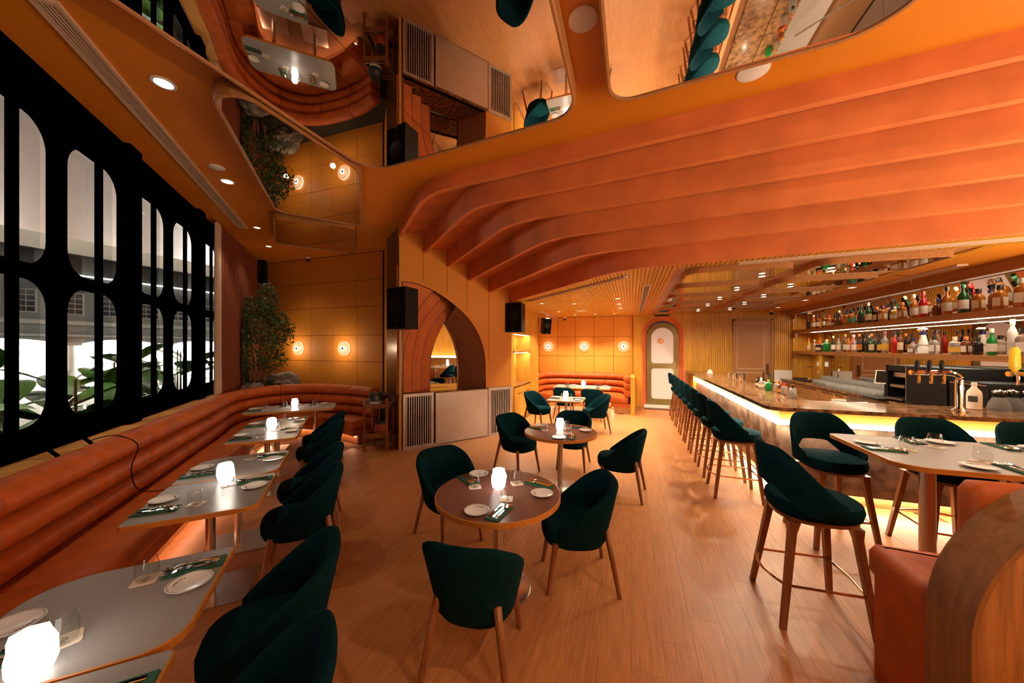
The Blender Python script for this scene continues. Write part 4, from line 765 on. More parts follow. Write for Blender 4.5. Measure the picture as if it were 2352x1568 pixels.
wb = thing('ceramic_growler', 'cream ceramic bottle with dark print beside the tap tower', 'bottle', (3.60, 5.28, 1.15)); MB().lathe([(.05, 0), (.056, .008), (.056, .16), (.05, .2), (.022, .24), (.018, .27)], 18).build('body', M['cream'], wb); MB().lathe([(.02, .265), (.024, .275), (.02, .30)], 12).build('stopper', M['white'], wb); MB().grid([[(.0575*cos(a), .0575*sin(a), z) for a in [radians(lerp(190, 260, k/6)) for k in range(7)]] for z in (.085, .15)]).build('print', M['ink'], wb)
pot = thing('glass_server', 'glass coffee server, leftmost of three beside the taps', 'jug', (3.78, 5.26, 1.15)); MB().lathe([(.075, 0), (.085, .02), (.07, .09), (.04, .15), (.039, .15), (.069, .09), (.083, .02)], 18, cap1=False).build('glass_bowl', M['barglass'], pot); MB().lathe([(.043, .145), (.046, .15), (.046, .185), (.04, .19)], 16).build('collar', M['blackp'], pot); MB().lathe([(.048, .19), (.05, .21), (.02, .22), (.012, .23)], 16).build('lid', M['chrome'], pot)
dup(pot, (3.91, 5.30, 1.15), .4, 'glass coffee server, middle of three beside the taps', 'glass coffee servers'); dup(pot, (4.04, 5.30, 1.15), .8, 'glass coffee server, rightmost of three beside the taps', 'glass coffee servers'); pot['group'] = 'glass coffee servers'
def cup(label, loc, r, h, m, cat='cup', rz=0):
    o = MB().lathe([(r*.8, 0), (r, h), (r*.96, h), (r*.76, .006), (.001, .006)], 14, cap1=False).build('metal_cup' if m != 'glass' else 'bar_glass', M[m]); o.location = loc; return tag(o, label, cat, 'cups and glasses on the counter edge')
cup('steel shaker cup on the bar, closest to the service door', (2.10, 8.9, 1.15), .055, .13, 'chrome'); cup('steel shaker cup on the bar, second from the service door', (2.10, 8.5, 1.15), .055, .14, 'chrome'); cup('tall steel shaker on the bar beside the small bottles', (2.10, 8.0, 1.15), .06, .17, 'chrome')
for i, y in enumerate((7.6, 7.4)): cup('small jigger glass on the bar, %s' % ('farther one' if i == 0 else 'nearer one'), (2.1, y, 1.15), .03, .07, 'glass', 'glass')
nh = thing('napkin_holder', 'folded white napkin standing on the far bar counter', 'napkin', (1.95, 10.2, 1.15)); MB().prism([(-.07, 0), (.07, 0), (.05, .07), (.0, .12), (-.05, .06)], -.03, .03, lambda x, z, y: (x, y, z)).build('folded_paper', M['white'], nh)
small = [((2.08, 7.85), 'squat', 'dark', 'black', 'cream'), ((2.12, 7.7), 'std', 'dark', 'black', 'white'), ((2.05, 7.55), 'squat', 'clear', 'white', 'cream'), ((2.1, 7.3), 'std', 'green', 'black', 'white'), ((2.05, 7.15), 'squat', 'vivid', 'gold', None), ((2.12, 7.0), 'squat', 'clear', 'gold', None), ((2.1, 6.75), 'squat', 'brown', 'orange', 'orange'), ((2.06, 6.45), 'squat', 'clear', 'red', None), ((2.1, 6.25), 'squat', 'clear', 'orange', None), ((2.06, 6.1), 'squat', 'clear', 'black', None)]
for i, ((x, y), shp, g, c, l) in enumerate(small): bottle('small %s with %s cap on the bar, %s from the shaker' % (cn_[g].replace(' bottle', '')+' bottle', c, nth[i]), (x, 5.6+(y-6.1)*.80, 1.15), shp, g, c, l, .85, 'small bottles along the inner bar edge')
for k, y in enumerate((6.38, 6.24)):
    tag(MB().bx(2.14, 2.18, y-.03, y+.03, 1.15, 1.22).build('sauce_box', CP['gold'] if k else LBm['yellow'], smooth=0), 'little yellow box among the bar bottles, %s' % ('near one' if k else 'far one'), 'box')
ct = thing('garnish_caddy', 'pale three-part garnish caddy with clear bins inside the bar', 'caddy', (3.02, 5.7, .88))
for k in range(3): b_ = MB().bx(-.3+.2*k, -.11+.2*k, -.09, .09, 0, .20).build('bin', M['glass'], ct, smooth=0); MB().bx(-.28+.2*k, -.13+.2*k, -.07, .07, .005, .13).build('garnish', (M['cream'], M['white_p'], M['stone'])[k], b_, smooth=0)
MB().bx(-.31, .31, -.1, .1, .2, .215).build('lid_rim', M['cream'], ct, smooth=0)
jc = thing('carton_cups', 'white printed paper cups holding straws inside the bar', 'cup', (2.62, 5.75, .88)); MB().lathe([(.05, 0), (.075, .26), (.072, .26), (.045, .01)], 14, cap1=False).build('cup_body', M['white'], jc); MB().cyl((-.01, 0, .1), (-.06, 0, .33), .004).build('straw', M['yellow'], jc); MB().tube(spline([(-.0755*cos(.9), -.0755*sin(.9), .1), (-.078*cos(1.3), -.078*sin(1.3), .14), (-.07*cos(1.7), -.07*sin(1.7), .1)], 4), .004, 5).build('logo', M['ink'], jc)
tag(MB().tube([(2.45, 6.6, .95), (3.0, 5.9, 1.09)], .014).tube([(3.0, 5.9, 1.09), (2.85, 5.75, .9)], .012).build('underbar_tap', M['steel']), 'slanted steel tap arm above the underbar bench', 'tap')
# ================================================================ chairs
def tub_chair():
    t = thing('tub_chair', 'x', 'chair'); F = 122; N_ = 36; cols = []
    for i in range(N_+1):
        ph = radians(lerp(-F, F, i/N_)); dx = math.copysign(abs(sin(ph))**.78, sin(ph)); dy = -math.copysign(abs(cos(ph))**.78, cos(ph)); f_ = max(0, (dy+.93))/1.54; rim = .81-.32*f_; thk = .055
        def R(z): return .215+(z-.32)/.48*.103
        row = []
        for z, o in ((.315, -.06), (.325, -.015), (.36, 0), (lerp(.36, rim, .35), 0), (lerp(.36, rim, .7), 0), (rim-.03, 0), (rim-.008, -.008), (rim, -thk/2), (rim-.008, -thk+.008), (rim-.03, -thk), (lerp(.40, rim, .6), -thk), (.40, -thk)):
            r = R(max(z, .33))+o; row.append((r*1.03*dx, r*dy*(1.0 if dy < 0 else 1.12)-.0, z))
        cols.append(row)
    B = MB(); B.grid(cols); n = len(cols[0])
    B.add(cols[0], [tuple(range(n))]); B.add(cols[-1], [tuple(reversed(range(n)))])
    B.build('shell', M['velvet'], t, smooth=60)
    def sup(sx, sy, z, e=.72, oy=.03): return [(sx*math.copysign(abs(cos(a))**e, cos(a)), oy+sy*math.copysign(abs(sin(a))**e, sin(a)), z) for a in [2*pi*k/28 for k in range(28)]]
    MB().rings([sup(.17, .19, .318), sup(.205, .225, .335), sup(.222, .245, .38), sup(.222, .248, .44), sup(.21, .238, .468), sup(.16, .19, .482)]).build('seat', M['velvet2'], t, smooth=60)
    for sx in (-1, 1):
        MB().cyl((sx*.245, -.275, 0), (sx*.172, -.198, .455), .0155, .0235, 12, dome=.016).build('leg', M['walnut'], t)
        MB().cyl((sx*.205, .245, 0), (sx*.175, .185, .37), .0155, .0235, 12).build('leg', M['walnut'], t)
    return t
chair = tub_chair(); cu = []
def put_chair(x, y, fx, fy, label, group): return spot_dup(chair, cu, (x, y, 0), atan2(-fx, fy), label, group)
gc = 'chairs along the banquette tables'
for i, a in enumerate((1.36, 2.07, 3.34, 4.05, 5.38, 6.06)):
    x, y = AB(a, -.345); put_chair(x, y, -S, -S, 'dark green velvet tub chair facing the banquette, %s' % ['cut off at the bottom edge', 'second nearest the camera', 'third along the row', 'fourth along the row', 'fifth along the row', 'farthest of the row'][i], gc)
gr = 'chairs at the round tables'
put_chair(-.865, 1.86, -.12, .99, 'dark green tub chair seen from behind at the front round table', gr)
put_chair(-.42, 2.76, -.94, -.335, 'dark green tub chair right of the front round table', gr)
put_chair(-1.66, 2.93, .85, -.53, 'dark green tub chair left behind the front round table', gr)
put_chair(-.13, 4.53, -.99, .1, 'dark green tub chair right of the rear round table', gr)
put_chair(-1.60, 4.85, .86, -.5, 'dark green tub chair between vent grille and rear round table', gr)
put_chair(-.86, 5.30, .05, -1, 'dark green tub chair behind the rear round table facing camera', gr)
gs = 'chairs at the far tables'
put_chair(-2.02, 7.62, .93, -.36, 'teal lit tub chair beside the display cabinet at square table', gs)
put_chair(-.74, 7.66, -.95, -.3, 'teal lit tub chair right of the square table', gs)
put_chair(-1.66, 8.95, 0, 1, 'dark tub chair facing the booth table, nearer the cabinet', gs)
put_chair(-.92, 8.85, .05, 1, 'dark tub chair facing the booth table, nearer the bar', gs)
# ---- bar stools
def bar_stool():
    t = thing('bar_stool', 'x', 'stool'); F = 112; N_ = 34; cols = []
    for i in range(N_+1):
        ph = radians(lerp(-F, F, i/N_)); q = abs(ph)/radians(F); dx, dy = sin(ph), -cos(ph)
        s_ = min(1, max(0, (q-.28)/.72)); s_ = s_*s_*(3-2*s_)*.55+s_*.45
        top = lerp(1.165, .84, s_); bot = lerp(.90, .745, min(1, max(0, (q-.22)/.35))); r0 = lerp(.285, .25, q); thk = lerp(.045, .03, q); tl_ = .03
        row = []
        for z, o in ((bot, -thk), (bot-.008, -thk/2), (bot, 0), (lerp(bot, top, .5), tl_*.5), (top-.02, tl_), (top, tl_-thk/2), (top-.02, tl_-thk), (lerp(bot, top, .5), tl_*.5-thk)):
            r = r0+o*(1-q*.6) if o > 0 else r0+o; row.append((r*1.04*dx, r*dy+.0, z))
        cols.append(row)
    B = MB(); B.rings(cols); B.build('backrest', M['velvet'], t, smooth=60)
    def sup(sx, sy, z, e=.8, oy=.02): return [(sx*math.copysign(abs(cos(a))**e, cos(a)), oy+sy*math.copysign(abs(sin(a))**e, sin(a)), z) for a in [2*pi*k/28 for k in range(28)]]
    MB().rings([sup(.2, .22, .70), sup(.228, .25, .715), sup(.238, .262, .76), sup(.228, .252, .80), sup(.17, .19, .815)]).build('seat', M['velvet2'], t, smooth=60)
    MB().rings([sup(.20, .22, .672), sup(.215, .235, .678), sup(.215, .235, .70)]).build('seat_frame', M['walnut'], t, smooth=40)
    for sx in (-1, 1):
        for sy in (-1, 1):
            b = (sx*.245, sy*.25); u = (sx*.165, sy*.17+.01); k = .021
            MB().rings([[(b[0]+p*.016, b[1]+q*.016, 0) for p, q in ((-1, -1), (1, -1), (1, 1), (-1, 1))], [(lerp(b[0], u[0], .9)+p*k, lerp(b[1], u[1], .9)+q*k, .61) for p, q in ((-1, -1), (1, -1), (1, 1), (-1, 1))], [(u[0]+p*.032, u[1]+q*.032, .68) for p, q in ((-1, -1), (1, -1), (1, 1), (-1, 1))]]).build('leg', M['walnut'], t, smooth=0)
    h = .27; e = lerp(.245, .165, h/.68); g = lerp(.25, .17, h/.68)
    MB().tube([(-e, -g, h), (-e, g, h)], .009).tube([(e, -g, h), (e, g, h)], .009).tube([(-e, g, h), (0, g+.02, h), (e, g, h)], .009).tube(spline([(-e, -g, h), (-e*.5, -g-.05, h), (0, -g-.07, h), (e*.5, -g-.05, h), (e, -g, h)], 5), .009).build('footrest', M['copper'], t)
    return t
stool = bar_stool(); su = []
def put_stool(x, y, fx, fy, label, group): return spot_dup(stool, su, (x, y, 0), atan2(-fx, fy), label, group)
for i, y in enumerate((9.78, 9.08, 8.38, 7.68, 7.03, 6.37, 5.67, 4.97)):
    put_stool(1.215, y, 1, .02*((i*3) % 3-1), 'green velvet stool at the marble bar, %s from the restroom door' % nth[i], 'stools along the bar front')
gh = 'stools at the high tables'
put_stool(1.17, 2.95, .99, .06, 'black-green stool at the end of the high table, back to the aisle', gh)
put_stool(1.80, 4.12, .12, -1, 'black-green stool between the bar and high table, nearest the aisle', gh)
put_stool(2.62, 4.12, 0, -1, 'black-green stool behind the high table beside the chrome column', gh)
put_stool(3.3, 4.12, 0, -1, 'black-green stool behind the high table by the right wall', gh); put_stool(3.98, 4.12, 0, -1, 'black-green stool in the corner by the right wall', gh)
# ================================================================ tables
def rect_table(label, x0, x1, y0, y1, h, loc, rz, r, top='grey', cols=((0, 0),), base=(.42, .42), group=None, cr=.03):
    t = thing('dining_table', label, 'table', loc, rz, group); o_ = rrect(x0, x1, y0, y1, r); i_ = inset(o_, .006)
    MB().prism(i_, h-.03, h).build('tabletop', M[top], t, smooth=30)
    MB().rings([[(*p, h-.034) for p in i_], [(*p, h-.034) for p in o_], [(*p, h-.003) for p in o_], [(*p, h+.0005) for p in i_]], cap=False).build('edge_band', M['edge'], t, smooth=30)
    for cx, cy_ in cols:
        MB().cyl((cx, cy_, .012), (cx, cy_, h-.034), cr, n=18).build('column', M['steel'], t); MB().prism(rrect(cx-base[0]/2, cx+base[0]/2, cy_-base[1]/2, cy_+base[1]/2, .01), 0, .012).build('base_plate', M['steel'], t, smooth=0)
        MB().box(cx, cy_, h-.042, .3, .3, .016).build('top_bracket', M['blackp'], t, smooth=0)
    return t
TA = [('grey two-seat table cut off at the bottom left corner', 1.325), ('large grey two-seat table in the left foreground', 2.045), ('grey banquette table, second pair, nearer half', 3.29), ('grey banquette table, second pair, farther half', 4.01), ('grey banquette table, third pair, nearer half', 5.29), ('grey banquette table, third pair, farther half', 6.01)]
TB = -.925; TZ = .73
for i, (lb, a) in enumerate(TA): x, y = AB(a, TB); rect_table(lb, -.36, .36, -.355, .355, TZ, (x, y, 0), pi/4, [.03, .13, .035, .20] if i % 2 else [.04, .09, .035, .04], group='grey two-seat tables along the banquette', base=(.5, .42))
x, y = AB(7.42, -.9); rect_table('long grey table in the corner of the banquette', -.70, .70, -.42, .36, TZ, (x, y, 0), pi/4-.03, .13, cols=((-.3, 0), (.35, 0)))
def round_table(label, x, y, r, h):
    t = thing('round_table', label, 'table', (x, y, 0), 0, 'round brown pedestal tables'); MB().lathe([(r-.007, h-.03), (r-.007, h)], 64).build('tabletop', M['brown_lam'], t); MB().lathe([(r-.007, h-.036), (r, h-.036), (r, h-.003), (r-.007, h+.0005)], 64, cap0=False, cap1=False).build('edge_band', M['edge'], t)
    MB().lathe([(.035, .02), (.035, h-.036)], 20).build('column', M['steel'], t); MB().lathe([(.25, 0), (.25, .008), (.24, .014), (.05, .022)], 48).build('base_disc', M['steel'], t); MB().box(0, 0, h-.044, .28, .28, .016).build('top_bracket', M['blackp'], t, smooth=0)
R1 = (-.965, 2.44); R2 = (-.885, 4.47); RR = .475
round_table('round brown table with oak rim in the centre foreground', *R1, RR, TZ); round_table('round brown table with oak rim behind the foreground one', *R2, RR, TZ)
rect_table('small square pale table between two teal chairs', -.37, .37, -.35, .35, TZ, (-1.32, 7.32, 0), 0, .05, top='grey')
rect_table('long pale table in front of the far booth sofa', -.77, .77, -.38, .38, TZ, (-1.3, 9.75, 0), 0, .06, cols=((-.45, 0), (.45, 0)))
HZ = 1.05
rect_table('high grey table with rounded corner beside the bar', -.62, .62, -.47, .47, HZ, (2.33, 3.47, 0), 0, [.16, .05, .05, .05], top='grey', cols=((-.2, .03),), base=(.5, .5), cr=.045)
rect_table('second high table against the right wall', -.6, .6, -.47, .47, HZ, (3.6, 3.47, 0), 0, .05, cols=((.1, .03),), base=(.5, .5), cr=.045)
# ---- table settings
plate_me = None
def proto_settings():
    p = thing('side_plate', 'x', 'plate'); MB().lathe([(.045, 0), (.05, .003), (.082, .012), (.0845, .0145), (.082, .0155), (.05, .006), (.001, .005)], 36, cap1=False).build('dish', M['white'], p); MB().lathe([(.0765, .0148), (.0785, .0152)], 36, cap0=False, cap1=False).build('rim_line', M['dkgreen'], p)
    L = MB()
    for k in range(7): a = radians(62+9*k); c = (.06*cos(a), .06*sin(a)); L.box(c[0], c[1], .0092, .0045, .010 if k % 2 else .013, .0008, a-pi/2); L.box(c[0]+.0012, c[1], .0092, .003, .004, .0009, a)
    L.build('lettering', M['ink'], p, smooth=0)
    n_ = thing('folded_napkin', 'x', 'napkin'); MB().prism([(-.05, -.115), (.05, -.115), (.05, .115), (-.05, .115)], 0, .004).prism([(-.049, -.113), (.048, -.113), (.048, .113), (-.049, .113)], .0045, .008).build('cloth', M['green'], n_, smooth=0)
    s_ = thing('spoon', 'x', 'spoon'); rg = []
    for u, w_, z in ((-.10, .006, .002), (-.095, .009, .002), (-.02, .005, .006), (.04, .0035, .008), (.05, .007, .006), (.065, .017, .002), (.085, .021, .0005), (.102, .015, .003), (.11, .003, .006)): rg.append([(-w_, u, z+(.004 if w_ > .01 else 0)), (0, u, z), (w_, u, z+(.004 if w_ > .01 else 0)), (w_*.9, u, z+.0015+(.004 if w_ > .01 else 0)), (0, u, z+.0015), (-w_*.9, u, z+.0015+(.004 if w_ > .01 else 0))])
    MB().rings(rg).build('spoon_body', M['chrome'], s_, smooth=60)
    f_ = thing('fork', 'x', 'fork'); B = MB(); rg = [[(-w_, u, z), (w_, u, z), (w_, u, z+.0018), (-w_, u, z+.0018)] for u, w_, z in ((-.10, .006, .002), (-.095, .009, .002), (-.02, .005, .006), (.035, .004, .009), (.05, .011, .006), (.065, .0125, .003))]; B.rings(rg)
    for k in range(4): x_ = -.0102+.0068*k; B.rings([[(x_-.0018, u, z), (x_+.0018, u, z), (x_+.0018, u, z+.0015), (x_-.0018, u, z+.0015)] for u, z in ((.06, .003), (.085, .003), (.105, .008))])
    B.build('fork_body', M['chrome'], f_, smooth=50)
    k_ = thing('knife', 'x', 'knife'); MB().rings([[(-w_+o, u, z), (w_+o, u, z), (w_+o, u, z+.003), (-w_+o, u, z+.003)] for u, w_, z, o in ((-.105, .005, .001, 0), (-.1, .009, .001, 0), (-.01, .007, .001, 0), (0, .009, .001, 0), (.09, .008, .001, .001), (.115, .002, .001, .005))]).build('knife_body', M['chrome'], k_, smooth=40)
    g_ = thing('stemless_glass', 'x', 'glass'); MB().lathe([(.034, 0), (.040, .004), (.0445, .04), (.042, .07), (.034, .105), (.0332, .105), (.041, .07), (.0433, .04), (.038, .008), (.001, .008)], 24, cap1=False).build('glass_bowl', M['glass'], g_)
    c_ = thing('coaster', 'x', 'coaster'); MB().prism(rrect(-.047, .047, -.047, .047, .012), 0, .002).build('card', M['cream'], c_, smooth=0); MB().tube(spline([(-.016, -.006, .0022), (-.012, .008, .0022), (-.002, .007, .0022), (0, -.006, .0022)], 5), .0012, 5).tube(spline([(0, .006, .0022), (.003, -.008, .0022), (.012, -.007, .0022), (.016, .006, .0022)], 5), .0012, 5).build('logo', M['ink'], c_)
    l_ = thing('table_lamp', 'x', 'lamp'); rng = random.Random(2); rings = []
    for z, r, ro in ((.0, .030, 0), (.012, .048, .1), (.06, .062, .3), (.10, .060, .1), (.135, .052, .35), (.155, .046, .2)): rings.append([(r*rng.uniform(.92, 1.08)*cos(a+ro), r*rng.uniform(.92, 1.08)*sin(a+ro), z) for a in [2*pi*k/6 for k in range(6)]])
    MB().rings(rings).build('faceted_shade', M['lampw'], l_, smooth=0)
    return dict(plate=(p, []), napkin=(n_, []), spoon=(s_, []), fork=(f_, []), knife=(k_, []), glass=(g_, []), coaster=(c_, []), lamp=(l_, []))
ST = proto_settings()
NM = dict(plate='round white side plate with printed rim', napkin='folded green napkin', spoon='steel spoon on green napkin', fork='steel fork on green napkin', knife='steel knife on green napkin', glass='clear stemless glass', coaster='cream card coaster with dark logo', lamp='glowing faceted table lamp')
GRP = dict(plate='side plates', napkin='green napkins', spoon='spoons', fork='forks', knife='knives', glass='stemless glasses', coaster='coasters', lamp='glowing table lamps')
def item(kind, x, y, z, rz, where): p, u = ST[kind]; return spot_dup(p, u, (x, y, z), rz, '%s %s' % (NM[kind], where), GRP[kind])
def setting(x, y, fx, fy, z, where, px=(-.16, .10), nx=(.04, .125), gx=(-.02, .29), seed=0, full=True):
    """x,y = table edge in front of the diner; f = the direction the diner looks."""
    rng = random.Random(seed); a = atan2(-fx, fy); rx, ry = fy, -fx
    L = lambda u, v: (x+rx*u+fx*v, y+ry*u+fy*v)
    item('plate', *L(*px), z+.001, a+rng.uniform(-.6, .6), where)
    j = a+rng.uniform(-.08, .08); item('napkin', *L(*nx), z+.001, j, where)
    for kd, du in (('fork', -.026), ('knife', .0), ('spoon', .026)): item(kd, *L(nx[0]+du, nx[1]+.012), z+.0095, j+rng.uniform(-.05, .05), where)
    ca = rng.uniform(-.4, .6); item('coaster', *L(*gx), z+.001, a+ca, where); item('glass', *L(gx[0]+.004, gx[1]-.002), z+.0035, 0, where)
nm = ['on the cut-off corner table', 'on the large left foreground table', 'on second pair nearer table', 'on second pair farther table', 'on third pair nearer table', 'on third pair farther table']
for i, (lb, a) in enumerate(TA):
    x, y = AB(a, TB+.36); setting(x, y, -S, -S, TZ, nm[i]+', chair side', px=(.05, .10), nx=(.20, .125), gx=(.18, .30), seed=i)
    x, y = AB(a, TB-.36); setting(x, y, S, S, TZ, nm[i]+', sofa side', px=(-.03, .09), nx=(.17, .12), gx=(.15, .32), seed=20+i)
for i, (a, w_) in enumerate(((1.70, 'between the two nearest tables'), (3.66, 'between the second pair of tables'), (5.66, 'between the third pair of tables'))):
    x, y = AB((1.73, 3.555, 5.56)[i], (-.955, -.905, -.92)[i]); item('lamp', x, y, TZ+.001, .6+i, w_)
    lamp('POINT', 'lamp_glow', (x, y, TZ+.21), 1.6, (1, .88, .72), size=.05)
x, y = AB(7.42, -.9)
for k, (da, db, f_, w_) in enumerate(((-.1, -.70, (S, S), 'left end'), (.36, -.15, (S, -S), 'wall side near lamp'), (.30, .33, (S, -S), 'wall side far right'))):
    ex, ey = AB(7.42+da, -.9+db); setting(ex, ey, *f_, TZ, 'on the long corner table, '+w_, seed=40+k)
ex, ey = AB(7.45, -.88); item('lamp', ex, ey, TZ+.001, 1.1, 'on the long corner table'); lamp('POINT', 'lamp_glow', (ex, ey, TZ+.21), 1.6, (1, .88, .72), size=.05)
for (cx, cy_), w_, angs, ln_ in ((R1, 'on the front round table', ((-93, 'near side'), (14, 'right side'), (150, 'left side')), 'on the front round table'), (R2, 'on the rear round table', ((5, 'right side'), (150, 'left side'), (92, 'back side')), 'on the rear round table')):
    for k, (sd, pp, pn, pg, dv_) in enumerate((('near side', (-.02, -.346), (.132, -.312), (.103, -.10), (0, 1)), ('right side', (.329, .065), (.266, .235), (.085, .198), (-1, .1)), ('left side', (-.287, .27), (-.323, .13), (-.207, .02), (.85, -.5)))):
        if cy_ > 4: pp, pn, pg, dv_ = [(-y_*.2+x_*.98, y_*.98+x_*.2) for x_, y_ in (pp, pn, pg, dv_)]; sd = {'near side': 'near side', 'right side': 'bar side', 'left side': 'grille side'}[sd]
        an = atan2(-dv_[0], dv_[1]); wh = w_+', '+sd; item('plate', cx+pp[0], cy_+pp[1], TZ+.001, an+.5*k, wh); item('napkin', cx+pn[0], cy_+pn[1], TZ+.001, an-.12, wh)
        for kd, du in (('fork', -.026), ('knife', .0), ('spoon', .026)): item(kd, cx+pn[0]+du*cos(an-.12), cy_+pn[1]+du*sin(an-.12)+.01, TZ+.0095, an-.12, wh)
        item('coaster', cx+pg[0], cy_+pg[1], TZ+.001, an+.4*k+.3, wh); item('glass', cx+pg[0], cy_+pg[1]+.004, TZ+.0035, 0, wh)
    item('lamp', cx-.015, cy_+.05, TZ+.001, .4, ln_); lamp('POINT', 'lamp_glow', (cx-.015, cy_+.05, TZ+.21), 1.6, (1, .88, .72), size=.05)
for k, (x_, fx, sd) in enumerate(((-1.69, 1, 'cabinet side'), (-.95, -1, 'bar side'))): setting(x_, 7.32, fx, 0, TZ, 'on the small square table, '+sd, seed=70+k)
item('lamp', -1.34, 7.36, TZ+.001, .3, 'on the small square table'); lamp('POINT', 'lamp_glow', (-1.34, 7.36, TZ+.21), 1.6, (1, .88, .72), size=.05)
for k, (x_, y_, fy, sd) in enumerate(((-1.72, 9.37, 1, 'front left seat'), (-.9, 9.37, 1, 'front right seat'), (-1.75, 10.13, -1, 'sofa left seat'), (-.85, 10.13, -1, 'sofa right seat'))): setting(x_, y_, 0, fy, TZ, 'on the far booth table, '+sd, seed=80+k)
item('lamp', -1.28, 9.8, TZ+.001, .9, 'on the far booth table'); lamp('POINT', 'lamp_glow', (-1.28, 9.8, TZ+.21), 1.6, (1, .88, .72), size=.05)
for k, (x_, y_, f_, sd) in enumerate(((1.71, 3.46, (1, 0), 'aisle end'), (2.25, 3.94, (0, -1), 'bar side, first seat'), (2.3, 3.0, (0, 1), 'bench side'), (2.80, 3.94, (0, -1), 'bar side, second seat'))): setting(x_, y_, *f_, HZ, 'on the high table, '+sd, px=(-.15, .12), seed=90+k)
for k, (x_, y_, f_, sd) in enumerate(((3.3, 3.94, (0, -1), 'bar side'), (3.5, 3.0, (0, 1), 'bench side'))): setting(x_, y_, *f_, HZ, 'on the wall-side high table, '+sd, seed=110+k)
item('lamp', 3.35, 3.5, HZ+.001, .2, 'on the wall-side high table'); lamp('POINT', 'lamp_glow', (3.35, 3.5, HZ+.21), 1.6, (1, .88, .72), size=.05)
# ---- high bench with arched wood end (right foreground)
hb = thing('high_bench', 'high orange bench with tall arched oak back at the right edge', 'bench', (1.95, 2.1, 0))
ap = [(1.25, 0), (2.65, 0)]+[(1.95+.70*cos(pi*k/36), .67+.70*sin(pi*k/36)) for k in range(37)]
MB().prism(ap, 1.84, 2.055, lambda x, z, y: (x, y, z)).build('arched_back', M['oak_slab'], hb, world=True, smooth=30)
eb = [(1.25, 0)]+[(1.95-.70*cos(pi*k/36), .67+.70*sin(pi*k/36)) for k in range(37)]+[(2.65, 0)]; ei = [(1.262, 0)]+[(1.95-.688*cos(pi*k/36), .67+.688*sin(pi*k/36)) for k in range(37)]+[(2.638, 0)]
MB().prism([(1.95+(x_-1.95)*1.006, z_*1.003) for x_, z_ in eb]+list(reversed(ei)), 1.838, 2.057, lambda x, z, y: (x, y, z)).build('shaded_edge_veneer', M['shaded_veneer'], hb, world=True, smooth=30)  # veneered edge; the darker tone paints in the shade on this side
bp_ = rrect(1.255, 4.3, 2.06, 2.50, .05)
MB().rings([[(*p, .60) for p in bp_], [(*p, .70) for p in bp_], [(*p, .735) for p in inset(bp_, .02)], [(*p, .745) for p in inset(bp_, .07)]]).build('seat_cushion', M['leather'], hb, world=True, smooth=50)
MB().prism(rrect(1.275, 4.3, 2.06, 2.47, .02), 0, .60).build('base', M['leather'], hb, world=True, smooth=30)
cp_ = rrect(1.42, 4.3, 2.06, 2.2, .05); MB().rings([[(*p, .74) for p in cp_], [(*p, 1.19) for p in cp_], [(*p, 1.23) for p in inset(cp_, .02)], [(*p, 1.24) for p in inset(cp_, .05)]]).build('back_cushion', M['leather'], hb, world=True, smooth=50)
MB().bx(2.65, 4.3, 1.84, 2.055, 0, 1.2).build('back_panel', M['woodx'], hb, world=True, smooth=0)
# ---- LED ledge on the right wall above the high tables
lg = thing('wall_ledge', 'oak ledge with glowing strip along the right wall', 'ledge', (4.5, 2.5, 1.35)); MB().bx(4.42, 4.52, -2.0, 4.4, 1.3, 1.36).build('ledge_board', M['fascia'], lg, world=True, smooth=0); MB().bx(4.44, 4.47, -2.0, 4.4, 1.362, 1.37).build('led_strip', M['led_hot'], lg, world=True, smooth=0); lamp('AREA', 'cove_light', (4.40, 1.2, 1.42), 260, WARM, size=.08, sy=6.0, rot=(pi, radians(-15), 0))
# ---- trolley
tr_ = thing('serving_trolley', 'narrow walnut serving trolley beside the dark pillar', 'trolley', (-4.31, 5.05, 0), radians(18))
for sx in (-.2, .2):
    for sy in (-.17, .17): MB().bx(sx-.018, sx+.018, sy-.018, sy+.018, 0, .93 if sx < 0 or True else .9).build('leg', M['walnut'], tr_, smooth=0)
for z in (.24, .76): MB().bx(-.2, .2, -.17, .17, z, z+.012).bx(-.2, .2, -.185, -.165, z, z+.08).bx(-.2, .2, .165, .185, z, z+.08).bx(-.215, -.195, -.17, .17, z, z+.08).bx(.195, .215, -.17, .17, z, z+.08).build('tray_shelf', M['walnut'], tr_, smooth=0)
for z in (.36, .88): MB().tube([(-.2, -.175, z), (.2, -.175, z)], .006).tube([(-.2, .175, z), (.2, .175, z)], .006).build('rail', M['copper'], tr_)
def pot_(name, label, loc, prof, m1, m2, split):
    t = thing(name, label, 'bucket', loc); MB().lathe([p for p in prof if p[1] <= split], 24).build('lower_body', m1, t); MB().lathe([p for p in prof if p[1] >= split], 24).build('upper_body', m2, t)
pot_('ice_bucket', 'dark blue and white ice bucket on the trolley top', (-4.38, 5.03, .772), [(.095, 0), (.105, .02), (.115, .10), (.12, .101), (.118, .14), (.10, .24), (.09, .25)], M['white'], M['navy'], .101)
pot_('clay_pot', 'rust red pot with dark rim on the lower trolley shelf', (-4.28, 5.06, .252), [(.10, 0), (.12, .03), (.122, .12), (.10, .21), (.102, .212), (.10, .24), (.07, .245)], M['red'], M['navy'], .212)
for k, dx in enumerate((.06, .13)):
    c = cup('small clear tumbler on the trolley top, %s' % ('by the bucket' if k == 0 else 'by the pillar'), (-4.31+dx, 4.98+.03*k, .772), .03, .08, 'glass', 'glass'); c['group'] = 'trolley glasses'
